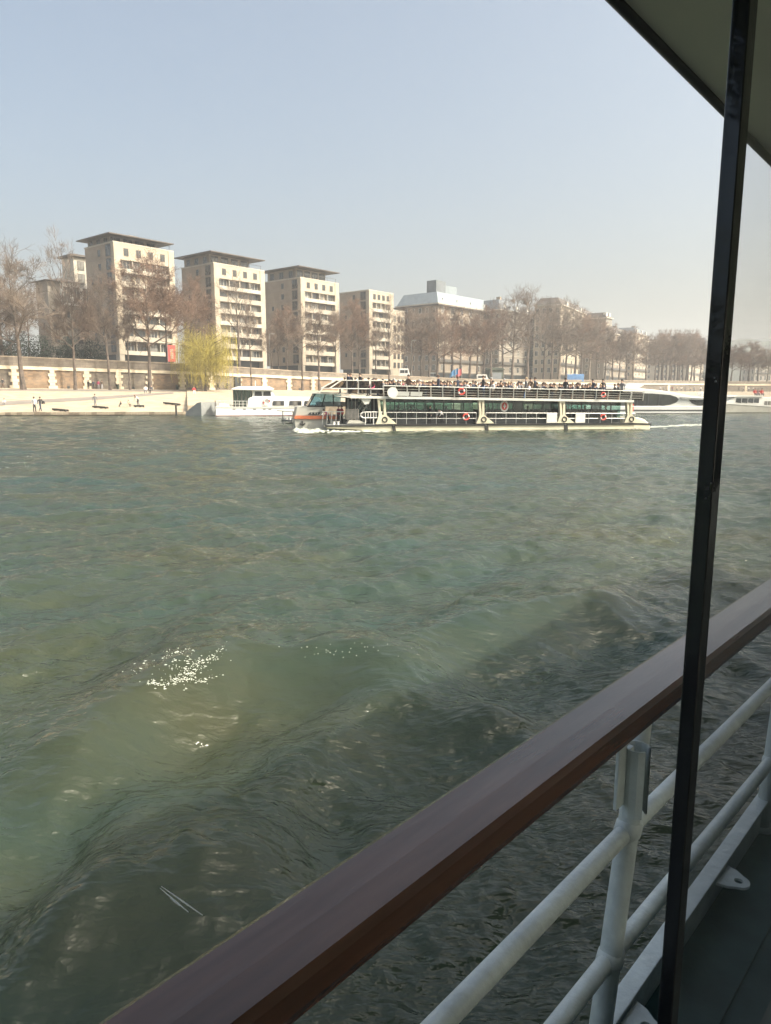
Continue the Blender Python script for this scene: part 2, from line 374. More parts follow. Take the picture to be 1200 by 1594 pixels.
def bank():
    mb = MB(); pxs = sorted(set(list(range(-900, 0, 60))+list(range(0, 290, 10))+[290, 291]+list(range(300, 1700, 20))))
    prof = []
    for px in pxs:
        e, w_ = edge_Y(px), wall_Y(px)
        ys = [e+(w_-e)*t for t in np.linspace(0, 1, 9)]
        col = [(col_x(px, e-.3), e-.3, -1.5), (col_x(px, e), e, quay_z(px, e))]+[(col_x(px, y), y, quay_z(px, y)) for y in ys[1:]]
        prof.append(col)
    n = len(prof[0]); k = 0
    for c in prof: mb.v += c
    for i in range(len(prof)-1):
        for j in range(n-1):
            mb.f.append((i*n+j, (i+1)*n+j, (i+1)*n+j+1, i*n+j+1)); mb.mi.append(1 if j == 0 else 0)
    tag(mb.build('quay_ground', [M['quay'], M['quay_edge']]), 'pale stone quay sloping down to the river', kind='structure')
    # street and ground behind the wall, out to the horizon
    mb = MB(); prof = []
    for px in pxs:
        w_ = wall_Y(px)+.5; z = wtop_z(px)-1.0; x = col_x(px, w_)
        prof.append([(x, w_, z), (col_x(px, w_+40), w_+40, z), (col_x(px, w_+400), w_+400, z+1), (col_x(px, 3000), 3000, z+2)])
    n = 4
    for c in prof: mb.v += c
    for i in range(len(prof)-1):
        for j in range(n-1): mb.f.append((i*n+j, (i+1)*n+j, (i+1)*n+j+1, i*n+j+1)); mb.mi.append(0)
    tag(mb.build('street_ground', [M['asphalt']]), 'street level ground above the quay wall', kind='structure')
    # grey ramp and upper walk laid on the slope
    def strip(name, rows, label, m, dz):
        mb = MB()
        A = [on_quay2(px, a) for px, a, b in rows]; B = [on_quay2(px, b) for px, a, b in rows]
        for i in range(len(rows)-1):
            for P in (A, B):
                for q in (P[i], P[i+1]): q.z = quay_z_at(q)+dz
            mb.face([A[i], A[i+1], B[i+1], B[i]])
        tag(mb.build(name, m), label, kind='structure')
    strip('ramp_path', [(p, interp([(-60, 634), (150, 622), (270, 613)], p), interp([(-60, 628), (150, 617.5), (270, 610.5)], p)) for p in range(-60, 271, 10)], 'grey ramp crossing the pale quay slope', M['asphalt'], .03)
    strip('promenade_path', [(p, interp([(-200, 607.5), (290, 610)], p), interp([(-200, 604.6), (290, 607.2)], p)) for p in range(-200, 291, 10)], 'grey promenade along the foot of the quay wall', M['asphalt'], .02)
    mb = MB()   # raised stone edge along the water with separate kerb stones
    root = empty('quay_edge', (col_x(0, 99), 99, EDGE_Z), 0, 'row of worn kerb stones along the lower edge of the quay', 'kerb')
    o0 = Vector(root.location)
    for px in range(-40, 286, 9):
        a = Vector((col_x(px, edge_Y(px)-.25), edge_Y(px)-.25, 0)); b = Vector((col_x(px+8.6, edge_Y(px+8.6)-.25), edge_Y(px+8.6)-.25, 0))
        s = MB(); dx = (b-a); L = dx.length; dz = random.uniform(-.02, .03)
        s.box(0, L, 0, .55, EDGE_Z-.3, EDGE_Z+.06+dz)
        s.build('kerb_stone', M['quay_edge'] if random.random() < .35 else M['quay'], root, (a.x-o0.x, a.y-o0.y, -o0.z), math.atan2(dx.y, dx.x))
def quay_z_at(q):
    px = 600+FOC*q.x/q.y
    # picture column of a point near the horizon row
    px = 600+(q.x/q.y)*FOC*(cp_+((797-612)/FOC)*sp_)
    return quay_z(px, q.y)
bank()

def masonry(name, c1, c2, cm, scale, bw=.5, rh=.25):
    m = bpy.data.materials.new(name); m.use_nodes = True; n = m.node_tree.nodes; l = m.node_tree.links; p = n['Principled BSDF']
    p.inputs['Roughness'].default_value = .9
    tc = n.new('ShaderNodeTexCoord'); mp = n.new('ShaderNodeMapping'); mp.inputs['Rotation'].default_value = (R(90), 0, 0)
    l.new(tc.outputs['Object'], mp.inputs[0])
    b = n.new('ShaderNodeTexBrick'); b.inputs['Scale'].default_value = scale; b.inputs['Color1'].default_value = (*c1, 1)
    b.inputs['Color2'].default_value = (*c2, 1); b.inputs['Mortar'].default_value = (*cm, 1); b.inputs['Mortar Size'].default_value = .02
    b.inputs['Brick Width'].default_value = bw; b.inputs['Row Height'].default_value = rh; b.inputs['Bias'].default_value = -.2
    l.new(mp.outputs[0], b.inputs[0])
    z = n.new('ShaderNodeTexNoise'); z.inputs['Scale'].default_value = .5; z.inputs['Detail'].default_value = 5; l.new(tc.outputs['Object'], z.inputs[0])
    mx = n.new('ShaderNodeMix'); mx.data_type = 'RGBA'; mx.blend_type = 'MULTIPLY'; mx.inputs[0].default_value = .7
    cr = n.new('ShaderNodeValToRGB'); cr.color_ramp.elements[0].position = .35; cr.color_ramp.elements[1].position = .65
    cr.color_ramp.elements[0].color = (.50, .47, .44, 1); l.new(z.outputs[0], cr.inputs[0])
    l.new(b.outputs[0], mx.inputs[6]); l.new(cr.outputs[0], mx.inputs[7]); l.new(mx.outputs[2], p.inputs['Base Color'])
    bu = n.new('ShaderNodeBump'); bu.inputs['Strength'].default_value = .5; bu.inputs['Distance'].default_value = .05; l.new(b.outputs[1], bu.inputs['Height']); bu.invert = True
    l.new(bu.outputs[0], p.inputs['Normal']); return m
M['rubble_tan'] = masonry('tan_rubble_masonry', (.32, .215, .135), (.19, .145, .105), (.25, .20, .145), 1.0, .62, .30)
M['rubble_grey'] = masonry('grey_rubble_masonry', (.22, .185, .145), (.12, .105, .09), (.17, .145, .115), 1.0, .62, .30)
M['parapet'] = masonry('parapet_masonry', (.27, .23, .185), (.18, .155, .13), (.14, .12, .10), 1.0, 1.4, .5)
def quay_wall():
    root = empty('quay_wall', (col_x(0, 132), 132, foot_z(0)), 0, 'long stone embankment wall with pale pilasters and cream coping band', 'wall')
    o0 = Vector(root.location)
    joints = [-880, -760, -650, -550, -460, -380, -305, -240, -190, -140, -85, -28, 24, 83, 136, 186, 234, 284, 330, 372, 412, 450, 487, 530, 575, 625, 680, 740, 800, 860, 920, 980, 1040, 1100, 1160, 1220, 1290]
    P = [Vector((col_x(j, wall_Y(j)), wall_Y(j), 0)) for j in joints]
    for i in range(len(joints)-1):
        a, b = P[i], P[i+1]; d = b-a; L = d.length; rz = math.atan2(d.y, d.x); u = d/L
        zf = foot_z(joints[i])-.6; zt = wtop_z(joints[i]); zt2 = wtop_z(joints[i+1])
        H_ = zt-zf; hb = zf+(H_-.6)*.60+.6   # coping band height
        loc = (a.x-o0.x, a.y-o0.y, -o0.z)
        mm = M['rubble_tan'] if i in (12, 13, 16, 19, 20, 21, 22) else M['rubble_grey']
        MB().box(.0, L, .15, 1.2, zf, hb).build('masonry_panel', mm, root, loc, rz)
        # band and parapet follow the top of the wall
        def slope_box(name, z0, z1, y0, y1, m, dzz=0):
            k = zt2-zt; q = MB()
            q.v = [(0, y0, z0), (L, y0, z0+k), (0, y1, z0), (L, y1, z0+k), (0, y0, z1), (L, y0, z1+k), (0, y1, z1), (L, y1, z1+k)]
            for ff in ((0, 2, 3, 1), (4, 5, 7, 6), (0, 1, 5, 4), (2, 6, 7, 3), (0, 4, 6, 2), (1, 3, 7, 5)): q.f.append(ff); q.mi.append(0)
            q.build(name, m, root, loc, rz)
        slope_box('coping_band', hb-.05, hb+.55, -.12, .9, M['cream_band'])
        slope_box('parapet', hb+.55, zt-.22, .12, .75, M['parapet'])
        slope_box('parapet_cap', zt-.22, zt, .04, .83, M['stone'])
        wdt = 1.15
        nst = 7; hs = (hb-.05-zf)/nst
        for t in range(nst):
            w2 = (.78 if t % 2 else .48)*random.uniform(.85, 1.2); w3 = (.78 if t % 2 else .48)*random.uniform(.85, 1.2)
            MB().box(-w2, w3, -.16+random.uniform(0, .03), .16, zf+hs*t, zf+hs*(t+1)-.03).build('quoin_stone', M['cream_band'], root, loc, rz)
        if 500 > joints[i] > -100 and L > 4 and i % 2:
            MB().box(L*.42, L*.42+.5, .05, .15, zf+.6, zf+1.1).build('drain_opening', M['shop'], root, loc, rz)
    # dark doorway
    a = Plane((col_x(355, wall_Y(355)), wall_Y(355)), B=(col_x(380, wall_Y(380)), wall_Y(380)))
    s0, s1 = a.S(366, 0), a.S(375, 0)
    q = MB().box(s0, s1, -.25, .3, foot_z(366)-.2, foot_z(366)+2.9)
    q.build('doorway', M['shop'], root, (a.A.x-o0.x, a.A.y-o0.y, -o0.z), a.rot)
quay_wall()
# slipway end, dark, left of the white motorboat
def slipway():
    A = Plane(at_y(288, 640, 98.6)[:2], B=at_y(316, 640, 97.0)[:2])
    z = lambda px, py: A.Z(px, py)
    s = lambda px: A.S(px)
    q = MB().prism([(s(286), -.6), (s(313), -.6), (s(313), z(313, 626)), (s(307), z(307, 627)), (s(289), z(289, 641))], 0, 4)
    o = q.build('slipway', M['deck_grey'], None, (A.A.x, A.A.y, 0), A.rot)
    tag(o, 'dark sloping slipway end beside the white motorboat', kind='structure')
slipway()

# ------------------------------------------------------------------ buildings
DARKWIN = {}
def window_mesh(wd, ht, fm, pm, bars=1):
    key = (round(wd, 1), round(ht, 1), fm, pm, bars)
    if key not in DARKWIN:
        wd, ht = key[0], key[1]
        f = MB(); t = .09
        f.box(-wd/2, wd/2, -.06, .06, 0, t); f.box(-wd/2, wd/2, -.06, .06, ht-t, ht)
        f.box(-wd/2, -wd/2+t, -.06, .06, t, ht-t); f.box(wd/2-t, wd/2, -.06, .06, t, ht-t)
        for b in range(bars):
            x = -wd/2+wd*(b+1)/(bars+1); f.box(x-.04, x+.04, -.05, .05, t, ht-t)
        p = MB().box(-wd/2+t, wd/2-t, -.015, .015, t, ht-t)
        DARKWIN[key] = (f.mesh('window', M[fm]), p.mesh('pane', M[pm]))
    return DARKWIN[key]
def add_window(root, x, y, z, wd, ht, rz=0, fm='frame_dark', pm='win', bars=1):
    a, b = window_mesh(wd, ht, fm, pm, bars)
    o = put('window', a, root, (x, y, z), rz); put('pane', b, o); return o
BASE = {}
def tower(px_c, depth, ang, top_py, roof_py, px_r, px_l, label, floors=8, setback=None, base_py=None):
    """apartment block: river face runs right from its near corner, side face runs back to the left"""
    zb = wtop_z(px_c)-1.0
    A = (col_x(px_c, depth), depth); F = Plane(A, ang=ang, base=zb)
    root = empty('apartment_block', (A[0], A[1], zb), F.rot, label, 'apartment block', 'apartment blocks above the quay')
    H = F.Z(px_c, top_py); W = F.S(px_r); D = max(F.atx(px_l, 500)[0], 9.0)
    rec = 1.1; fh = (H-3.6)/floors
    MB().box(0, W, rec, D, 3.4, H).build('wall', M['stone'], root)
    MB().box(.8, W-.6, rec+.8, D-.5, 0, 3.4).build('ground_floor', M['shop'], root)
    for x in (0.0, W-1.3): MB().box(x+.03, x+1.3-.03, .05, rec+.6, 0, 3.4).build('column', M['slab'], root)
    pier = 1.5
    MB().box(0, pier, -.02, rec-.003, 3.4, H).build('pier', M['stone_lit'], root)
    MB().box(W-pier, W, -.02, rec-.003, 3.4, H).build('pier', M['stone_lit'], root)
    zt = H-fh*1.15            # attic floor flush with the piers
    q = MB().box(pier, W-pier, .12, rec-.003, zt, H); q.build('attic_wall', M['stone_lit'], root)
    nw = 4
    for k in range(nw):
        x = pier+(W-2*pier)*(k+.5)/nw
        add_window(root, x, .1, zt+.9, 1.2, fh*.55, 0, 'frame_dark', 'win')
    for f in range(floors-1):
        z = 3.4+fh*f
        MB().box(pier+.003, W-pier-.003, .03, rec-.003, z, z+.28).build('floor_slab', M['slab'], root)
        b = MB().box(pier+.003, W-pier-.003, -.08, .03-.003, z-.05, z+(1.12 if f % 3 else .9))
        b.build('balcony', M['slab'] if (f % 3) else M['pale_trim'], root)
        nw = 4
        for k in range(nw):
            x = pier+(W-2*pier)*(k+.5)/nw
            if random.random() < .2: MB().box(x-(W-2*pier)/nw*.4, x+(W-2*pier)/nw*.4, rec-.12, rec-.004, z+.29, z+fh-.02).build('wall_panel', M['stone_lit'], root); add_window(root, x, rec-.18, z+1.0, 1.0, fh*.45, 0, 'frame_dark', 'win_pale', 0); continue
            add_window(root, x, rec-.07, z+.30, (W-2*pier)/nw*.82, fh*.80, 0, 'frame_white' if (k+f) % 3 == 0 else 'frame_dark', random.choice(['win', 'win', 'win_pale']), 2)
        if f % 2 == 0:
            for k in (1, 2, 3):
                x = pier+(W-2*pier)*k/4
                MB().box(x-.09, x+.09, .25, rec-.01, z+.28, z+fh).build('partition', M['pale_trim'], root)
    # side face (local x = 0): a strip of dark windows next to the corner, single windows further back
    for f in range(floors):
        z = 3.6+fh*f
        add_window(root, -.03, rec+1.3, z+.3, 2.2, fh*.84, R(90), 'frame_dark', 'win', 1)
        if f != 4 and D > 9: add_window(root, -.03, D*.5, z+.6, 1.1, fh*.5, R(90), 'frame_dark', 'win', 0)
        if f in (1, 2, 5): add_window(root, -.03, D*.78, z+.7, .9, fh*.42, R(90), 'frame_dark', 'win', 0)
        MB().box(-.02, .0, .2, D-.2, z+fh-.06, z+fh+.03).build('joint_band', M['stone_grey'], root)
    MB().box(-.10, W+.1, .05, D+.1, H, H+.3).build('cornice', M['pale_trim'], root)
    if roof_py is not None:
        zr = F.Z(px_c, roof_py); ph = max(zr-H-.3, 1.5)
        sb = 2.4
        MB().box(.5, W*.80, sb, D-.6, H+.3, H+.3+ph-.25).build('penthouse', M['stone_grey'], root)
        for k in range(4): add_window(root, .5+(W*.80-.5)*(k+.5)/4, sb-.03, H+.5, 2.2, ph*.72, 0, 'frame_dark', 'win')
        for k in range(3): add_window(root, .47, sb+(D-3)*(k+.5)/3, H+.5, 1.6, ph*.66, R(90), 'frame_dark', 'win')
        r = MB(); z1 = H+.3+ph-.25; ov = 1.7
        x0, x1, y0, y1 = -ov*.9, W*.97, -ov*.6, D+1.0
        r.v = [(x0, y0, z1), (x1, y0, z1), (x1, y1, z1), (x0, y1, z1), (x0, y0, z1+.22), (x1, y0, z1+.22), (x1, y1, z1+.22), (x0, y1, z1+.22), ((x0+x1)/2, (y0+y1)/2, z1+.95)]
        r.f = [(0, 3, 2, 1), (0, 1, 5, 4), (1, 2, 6, 5), (2, 3, 7, 6), (3, 0, 4, 7), (4, 5, 8), (5, 6, 8), (6, 7, 8), (7, 4, 8)]; r.mi = [0]*9
        r.build('roof', M['roof_dark'], root)
        MB().box(W*.45, W*.6, D*.4, D*.6, z1+.8, z1+1.7).build('roof_box', M['stone_grey'], root)
        # awnings and posts of the roof terrace
        for k in range(5): MB().tube([(.3+W*.92*k/4, .35, H+.3), (.3+W*.92*k/4, .35, H+1.3)], .05, 5).build('railing_post', M['rail_dark'], root)
        MB().tube([(.3, .35, H+1.3), (W*.97-.3, .35, H+1.3)], .05, 5).build('terrace_rail', M['rail_dark'], root)
    if setback:
        px_e, py_e = setback
        W2 = F.S(px_e); H2 = F.Z(px_e, py_e)
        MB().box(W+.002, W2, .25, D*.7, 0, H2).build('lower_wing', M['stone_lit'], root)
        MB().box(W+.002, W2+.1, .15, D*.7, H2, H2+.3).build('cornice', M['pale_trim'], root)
        n2 = 3; f2 = int((H2-3.6)/fh)
        for f in range(f2):
            for k in range(n2): add_window(root, W+(W2-W)*(k+.5)/n2, .22, 3.9+fh*f, (W2-W)/n2*.55, fh*.62, 0, 'frame_dark', random.choice(['win', 'win_pale']), 1)
    return root
ANG = R(90-40)
tower(190, 170, ANG, 379, 366, 281, 139, 'tallest stone apartment block with wide flat roof, nearest the yellow willow', 8)
tower(340, 187, ANG, 411, 393, 417, 286, 'stone apartment block with flat overhanging roof directly behind the yellow willow', 8)
tower(471, 206, ANG, 433, 415, 529, 414, 'stone apartment block with flat roof, third of the four tall blocks', 8)
tower(575, 226, ANG, 452, None, 612, 529, 'stepped stone apartment block with a lower wing and no roof terrace', 8, setback=(630, 486))

def low_house():
    F = Plane((col_x(86, 180), 180), ang=ANG, base=wtop_z(86)-1)
    root = empty('brown_roofed_house', (F.A.x, F.A.y, F.base), F.rot, 'lower brown house with cream framed bay window left of the tallest block', 'house')
    H = F.Z(88, 438); W = F.S(141); D = F.atx(57, 470)[0]
    MB().box(0, W, 0, D, 0, H).build('wall', M['stone_grey'], root)
    x0, z0 = F.at(95, 474); x1, z1 = F.at(139, 443)
    MB().box(x0, x1, -.5, -.003, z0, z1).build('bay_frame', M['ringw'], root)
    n = 3
    for k in range(n): add_window(root, x0+(x1-x0)*(k+.5)/n, -.56, z0+.4, (x1-x0)/n*.7, (z1-z0)*.72, 0, 'frame_white', 'win_pale' if k == 0 else 'win')
    for f in range(4):
        for k in range(3): add_window(root, W*(k+.5)/3, -.02, 3.5+f*3.1, 1.4, 1.7, 0, 'frame_dark', 'win')
        add_window(root, -.03, D*.5, 3.5+f*3.1, 1.4, 1.7, R(90), 'frame_dark', 'win')
    r = MB(); o = 1.2; z = H
    r.v = [(-o, -o, z), (W+.2, -o, z), (W+.2, D+o, z), (-o, D+o, z), (W*.5, D*.3, z+1.2), (W*.5, D*.7, z+1.2)]
    r.f = [(0, 3, 2, 1), (0, 1, 4), (1, 2, 5, 4), (2, 3, 5), (3, 0, 4, 5)]; r.mi = [0]*5
    r.build('roof', M['roof_dark'], root)
    # narrow cream stair tower behind with its own eaves
    G = Plane((col_x(128, 188), 188), ang=ANG, base=wtop_z(128)-1)
    root = empty('stair_tower', (G.A.x, G.A.y, G.base), G.rot, 'narrow cream stair tower between the brown house and the tallest block', 'tower')
    W = G.S(150); H = G.Z(128, 401)
    MB().box(0, W, 0, 6, 0, H).build('wall', M['pale_trim'], root)
    MB().box(-.8, W+.6, -.8, 6.6, H, H+.5).build('roof', M['roof_dark'], root)
    for k in range(3): add_window(root, W*.5, -.03, H-3.2-3.1*k, W*.5, 2.2, 0, 'frame_dark', 'win_pale')
low_house()

def city_block(px_c, depth, ang, top_py, px_r, px_l, label, roof='zinc', rh=3.0, wallm='stone', nx=6, nside=5, ny=7, chim=2, pm=('win', 'win', 'win_pale'), name='city_block', D=None, side='stone_grey'):
    zb = wtop_z(px_c)-1.0
    A = (col_x(px_c, depth), depth); F = Plane(A, ang=ang, base=zb)
    root = empty(name, (A[0], A[1], zb), F.rot, label, 'building', 'city buildings along the river street')
    Ht = F.Z(px_c, top_py); H = Ht-rh; W = F.S(px_r); D = D or max(F.atx(px_l, 520)[0], 10)
    MB().box(0, W, 0, D, 0, H).build('wall', M[wallm], root)
    fh = (H-3.8)/ny
    MB().box(.4, W-.4, -.06, -.003, .2, 3.3).build('shop_front', M['shop'], root)
    for f in range(ny):
        z = 3.9+fh*f
        MB().box(-.08, W+.08, -.16, -.003, z-.25, z-.02).build('string_course', M['pale_trim'], root)
        for k in range(nx):
            wd = min(W/nx*.5, 1.7)
            add_window(root, W*(k+.5)/nx, -.05, z+.25, wd, fh*.66, 0, 'frame_white', random.choice(pm), 1)
        if f in (1, 4): MB().box(.2, W-.2, -.75, -.163, z-.02, z+.9).build('balcony', M['rail_dark'], root)
        for k in range(nside): add_window(root, -.05, D*(k+.5)/nside, z+.25, 1.2, fh*.6, R(90), 'frame_white', 'win', 1)
    MB().box(-.4, W+.4, -.5, D+.4, H, H+.35).build('cornice', M['pale_trim'], root)
    r = MB(); t = min(rh*.55, 1.8); z0 = H+.35; z1 = Ht
    r.v = [(0, 0, z0), (W, 0, z0), (W, D, z0), (0, D, z0), (t, t, z1), (W-t, t, z1), (W-t, D-t, z1), (t, D-t, z1)]
    r.f = [(0, 1, 5, 4), (1, 2, 6, 5), (2, 3, 7, 6), (3, 0, 4, 7), (4, 5, 6, 7)]; r.mi = [0]*5
    ro = r.build('roof', M[roof], root)
    for k in range(nx//2+1):
        x = W*(k+.5)/(nx//2+1)
        MB().box(x-.7, x+.7, .35, 1.6, z0+.3, z0+min(rh-.6, 1.9)).build('dormer', M['frame_white'], ro)
    for k in range(chim):
        x = W*(k+.6)/(chim+.3); MB().box(x-.5, x+.5, D*.35, D*.35+1.6, z1-.3, z1+1.5).build('chimney', M['stone'], ro)
    return root, F, W, H, D, Ht
# glazed-roof block
rt, F, W, H, D, Ht = city_block(680, 250, ANG, 452, 762, 617, 'block with pale glazed attic and rooftop box, right of the stepped block', 'zinc_pale', 4.2, 'stone', 6, 6, 7, 0)
x0, z0 = F.at(690, 452); x1, z1 = F.at(722, 438)
MB().box(x0, x0+(x1-x0)*.45, 3, 7, Ht-.5, z1-.6).build('rooftop_box', M['zinc'], rt)
MB().box(x0+(x1-x0)*.45, x1, 3, 6, Ht-.5, z1-1.8).build('rooftop_box', M['zinc_pale'], rt)
MB().box(-1.2, W+1, -1.2, D+1, H-.6, H-.2).build('eaves_slab', M['roof_dark'], rt)
city_block(775, 268, ANG, 464, 842, 745, 'grey roofed city building behind tall trees, between glazed-roof block and cream corner block', 'zinc', 4, 'stone_grey', 6, 5, 7, 3)
city_block(868, 276, R(62), 459, 942, 838, 'cream corner block with dark mansard roof above the crowded boat', 'roof_dark', 3.0, 'stone_lit', 7, 4, 8, 1)
rt, F, W, H, D, Ht = city_block(938, 300, ANG, 484, 946, 918, 'slim grey tower-like building behind the cream corner block', 'roof_dark', 2.5, 'stone_grey', 2, 2, 9, 0)
city_block(948, 320, R(58), 505, 985, 930, 'dark roofed building right of the slim grey one', 'roof_dark', 3.5, 'stone', 6, 4, 7, 1)
city_block(985, 340, R(58), 507, 1004, 975, 'small cream building with orange lower wall behind the river trees', 'zinc', 3.0, 'stone_lit', 4, 2, 7, 1)
city_block(1066, 395, R(60), 524, 1091, 1010, 'long low building ending in a cream gable behind clipped trees', 'stone_lit', 1.5, 'stone_lit', 5, 14, 7, 1, D=60, side='stone')
city_block(1094, 520, R(60), 522, 1112, 1080, 'distant blue grey block rising behind the window bar', 'zinc', 2, 'zinc', 4, 3, 9, 0)
city_block(1172, 470, R(20), 547, 1230, 1160, 'pale low building below the hills, right of the window bar', 'zinc', 2, 'pale_trim', 9, 3, 4, 1)
# hills
def hills():
    mb = MB(); nx, ny = 60, 8
    for j in range(ny):
        for i in range(nx):
            px = 1000+i*18; Y = 900+j*60
            top = interp([(1000, 560), (1085, 548), (1110, 535), (1150, 529), (1165, 527), (1180, 533), (1200, 526), (1300, 515), (1500, 520), (2100, 560)], px)
            top += 2.0*math.sin(i*1.3)+1.2*math.sin(i*2.9+1)
            z = 8+(at_y(px, top, 1200).z-8)*(math.sin(math.pi*min(1, j/5.0)/2) if j < 6 else 1.0)
            mb.v.append((col_x(px, Y), Y, z))
    for j in range(ny-1):
        for i in range(nx-1): k = j*nx+i; mb.f.append((k, k+1, k+nx+1, k+nx)); mb.mi.append(0)
    tag(mb.build('hills', mat('wooded_hills', (.10, .11, .08), .9, .4, .03), smooth=True), 'low wooded hills far down the river', kind='structure')
hills()

# ------------------------------------------------------------------ trees
def tree_meshes(seed, H, trunk_h, spread, up=0.6, twigr=.021, dens=1.0, leaves=0, flat=False):
    rng = random.Random(seed)
    tr = MB(); cv, cf = [], []; nodes = []
    def prism(a, b, r0, r1):
        d = b-a
        if d.length < 1e-4: return
        t = d.normalized(); x = t.cross(Vector((.3, .9, .2))); x.normalize(); y = t.cross(x); k = len(cv)
        for p, r_ in ((a, r0), (b, r1)):
            for q in range(3):
                an = q*2.0944; cv.append(p+(x*math.cos(an)+y*math.sin(an))*r_)
        for q in range(3): cf.append((k+q, k+(q+1) % 3, k+3+(q+1) % 3, k+3+q))
    def rdir(base, ang):
        ax = Vector((rng.gauss(0, 1), rng.gauss(0, 1), rng.gauss(0, 1))); ax = ax-ax.project(base); ax.normalize()
        return (base*math.cos(ang)+ax*math.sin(ang)).normalized()
    # trunk with slight bends
    pts = [Vector((0, 0, 0))]; n = 9; r0 = .40*H/22
    lean = Vector((rng.gauss(0, .02), rng.gauss(0, .02), 0))
    for i in range(1, n+1):
        z = H*.80*i/n; pts.append(Vector((lean.x*z+rng.gauss(0, .05), lean.y*z+rng.gauss(0, .05), z)))
    rad = [r0*(1-.86*i/n) for i in range(n+1)]; rad[0] *= 1.25
    tr.tube(pts, rad, 7)
    def along(z):
        t = min(z/(H*.80)*n, n-.001); i = int(t); return pts[i].lerp(pts[i+1], t-i), rad[i]*(1-(t-i))+rad[i+1]*(t-i)
    def grow(p, d, L, r_, lev):
        segs = 3 if lev < 3 else 2
        q = p.copy(); dirs = d.copy(); P = [q.copy()]
        for s in range(segs):
            dirs = (rdir(dirs, rng.uniform(.05, .30))+Vector((0, 0, .10*up))).normalized()
            q = q+dirs*(L/segs); P.append(q.copy())
        for s in range(segs): 
            if lev <= 1: tr.tube([P[s], P[s+1]], [r_*(1-.25*s), r_*(1-.25*(s+1))], 5, caps=False)
            else: prism(P[s], P[s+1], max(r_*(1-.28*s), twigr*.7), max(r_*(1-.28*(s+1)), twigr*.55))
        if lev >= 4:
            for _ in range(leaves): nodes.append(P[-1]+Vector((rng.gauss(0, .25), rng.gauss(0, .25), rng.gauss(0, .25))))
            return
        m = {1: 8, 2: 7, 3: 8}[lev]; m = max(2, int(round(m*dens*rng.uniform(.75, 1.25))))
        for c in range(m):
            t = rng.uniform(.22, 1.0); i = min(int(t*segs), segs-1); b = P[i].lerp(P[i+1], t*segs-i)
            grow(b, rdir(dirs, rng.uniform(.35, .95)), L*rng.uniform(.42, .68), r_*.45, lev+1)
    nl = int(13*dens**.5)
    for k in range(nl):
        f = (k+.5)/nl; z = trunk_h+(H*.78-trunk_h)*f
        b, rr = along(z); a = k*2.4+rng.uniform(-.5, .5)
        el = .35+up*.75*f+rng.uniform(-.1, .15)
        L = spread*(1.0-.45*f)*rng.uniform(.8, 1.15)
        grow(b, Vector((math.cos(a)*math.cos(el), math.sin(a)*math.cos(el), math.sin(el))), L, rr*.62, 1)
    for k in range(3):
        b, rr = along(H*.79); grow(b, rdir(Vector((0, 0, 1)), .3), H*.18, rr, 2)
    me = bpy.data.meshes.new('crown'); me.from_pydata([tuple(v) for v in cv], [], cf)
    return tr, me, nodes
def leaf_faces(me, nodes, size, rng):
    """small leaves appended to a crown mesh as material 1"""
    v = [tuple(x.co) for x in me.vertices]; f = [tuple(p.vertices) for p in me.polygons]; k0 = len(f)
    for p in nodes:
        k = len(v); a = rng.uniform(0, 6.28); s = size*rng.uniform(.6, 1.3)
        d = Vector((math.cos(a), math.sin(a), rng.uniform(-.7, .7)))*s; e = Vector((-math.sin(a), math.cos(a), rng.uniform(-.7, .7)))*s*.6
        v += [tuple(p-d), tuple(p+e), tuple(p+d), tuple(p-e)]; f.append((k, k+1, k+2, k+3))
    m2 = bpy.data.meshes.new('crown'); m2.from_pydata(v, [], f)
    m2.polygons.foreach_set('material_index', [0]*k0+[1]*(len(f)-k0)); return m2
KINDS = {}
def kind(key, seed, H, th, sp, twig, bark='bark', leaves=0, lm='old_leaf', ls=.10, **kw):
    tr, me, nodes = tree_meshes(seed, H, th, sp, leaves=leaves, **kw)
    if leaves:
        me = leaf_faces(me, nodes, ls, random.Random(seed))
        me.materials.append(M[twig]); me.materials.append(M[lm])
        # from_pydata keeps the index list set before the slots
    else: me.materials.append(M[twig])
    me.update()
    KINDS[key] = (tr.mesh('trunk', M[bark]), me, H)
kind('tall', 1, 24, 8.5, 6.5, 'twig', dens=1.0)
kind('tall2', 2, 24, 7.5, 6.8, 'twig_grey', dens=1.0)
kind('red', 3, 20, 6.5, 6.8, 'twig_red', dens=1.0, leaves=1)
kind('open', 4, 20, 7.0, 5.5, 'twig_grey', 'bark', dens=.62, up=1.0)
kind('slim', 5, 18, 8.0, 3.6, 'twig', dens=.85, up=.9)
kind('broad', 6, 22, 6.5, 8.0, 'twig', dens=.8, up=.8, twigr=.017)
kind('far', 12, 22, 7.5, 6.0, 'twig', dens=.88, up=.85, twigr=.019)
kind('far_red', 13, 20, 6.5, 6.0, 'twig_red', dens=.88, up=.75, twigr=.020)
kind('pale', 8, 22, 7.5, 6.5, 'twig_grey', 'bark_pale', dens=.9, up=.8)
def tree(px, depth, top_py, k, label, level='low', wide=1.0, group='bare trees along the river wall'):
    if level == 'low': Y = wall_Y(px)-depth; z = quay_z(px, Y)-.1
    else: Y = wall_Y(px)+depth; z = wtop_z(px)-1.1
    topz = at_y(px, top_py, Y).z; a, b, H = KINDS[k]; s = (topz-z)/H
    r = empty('bare_tree', (col_x(px, Y), Y, z), random.uniform(0, 6.28), label, 'tree', group)
    sx = s*wide*random.uniform(.94, 1.06); r.scale = (sx, sx, s)
    put('trunk', a, r); put('crown', b, r)
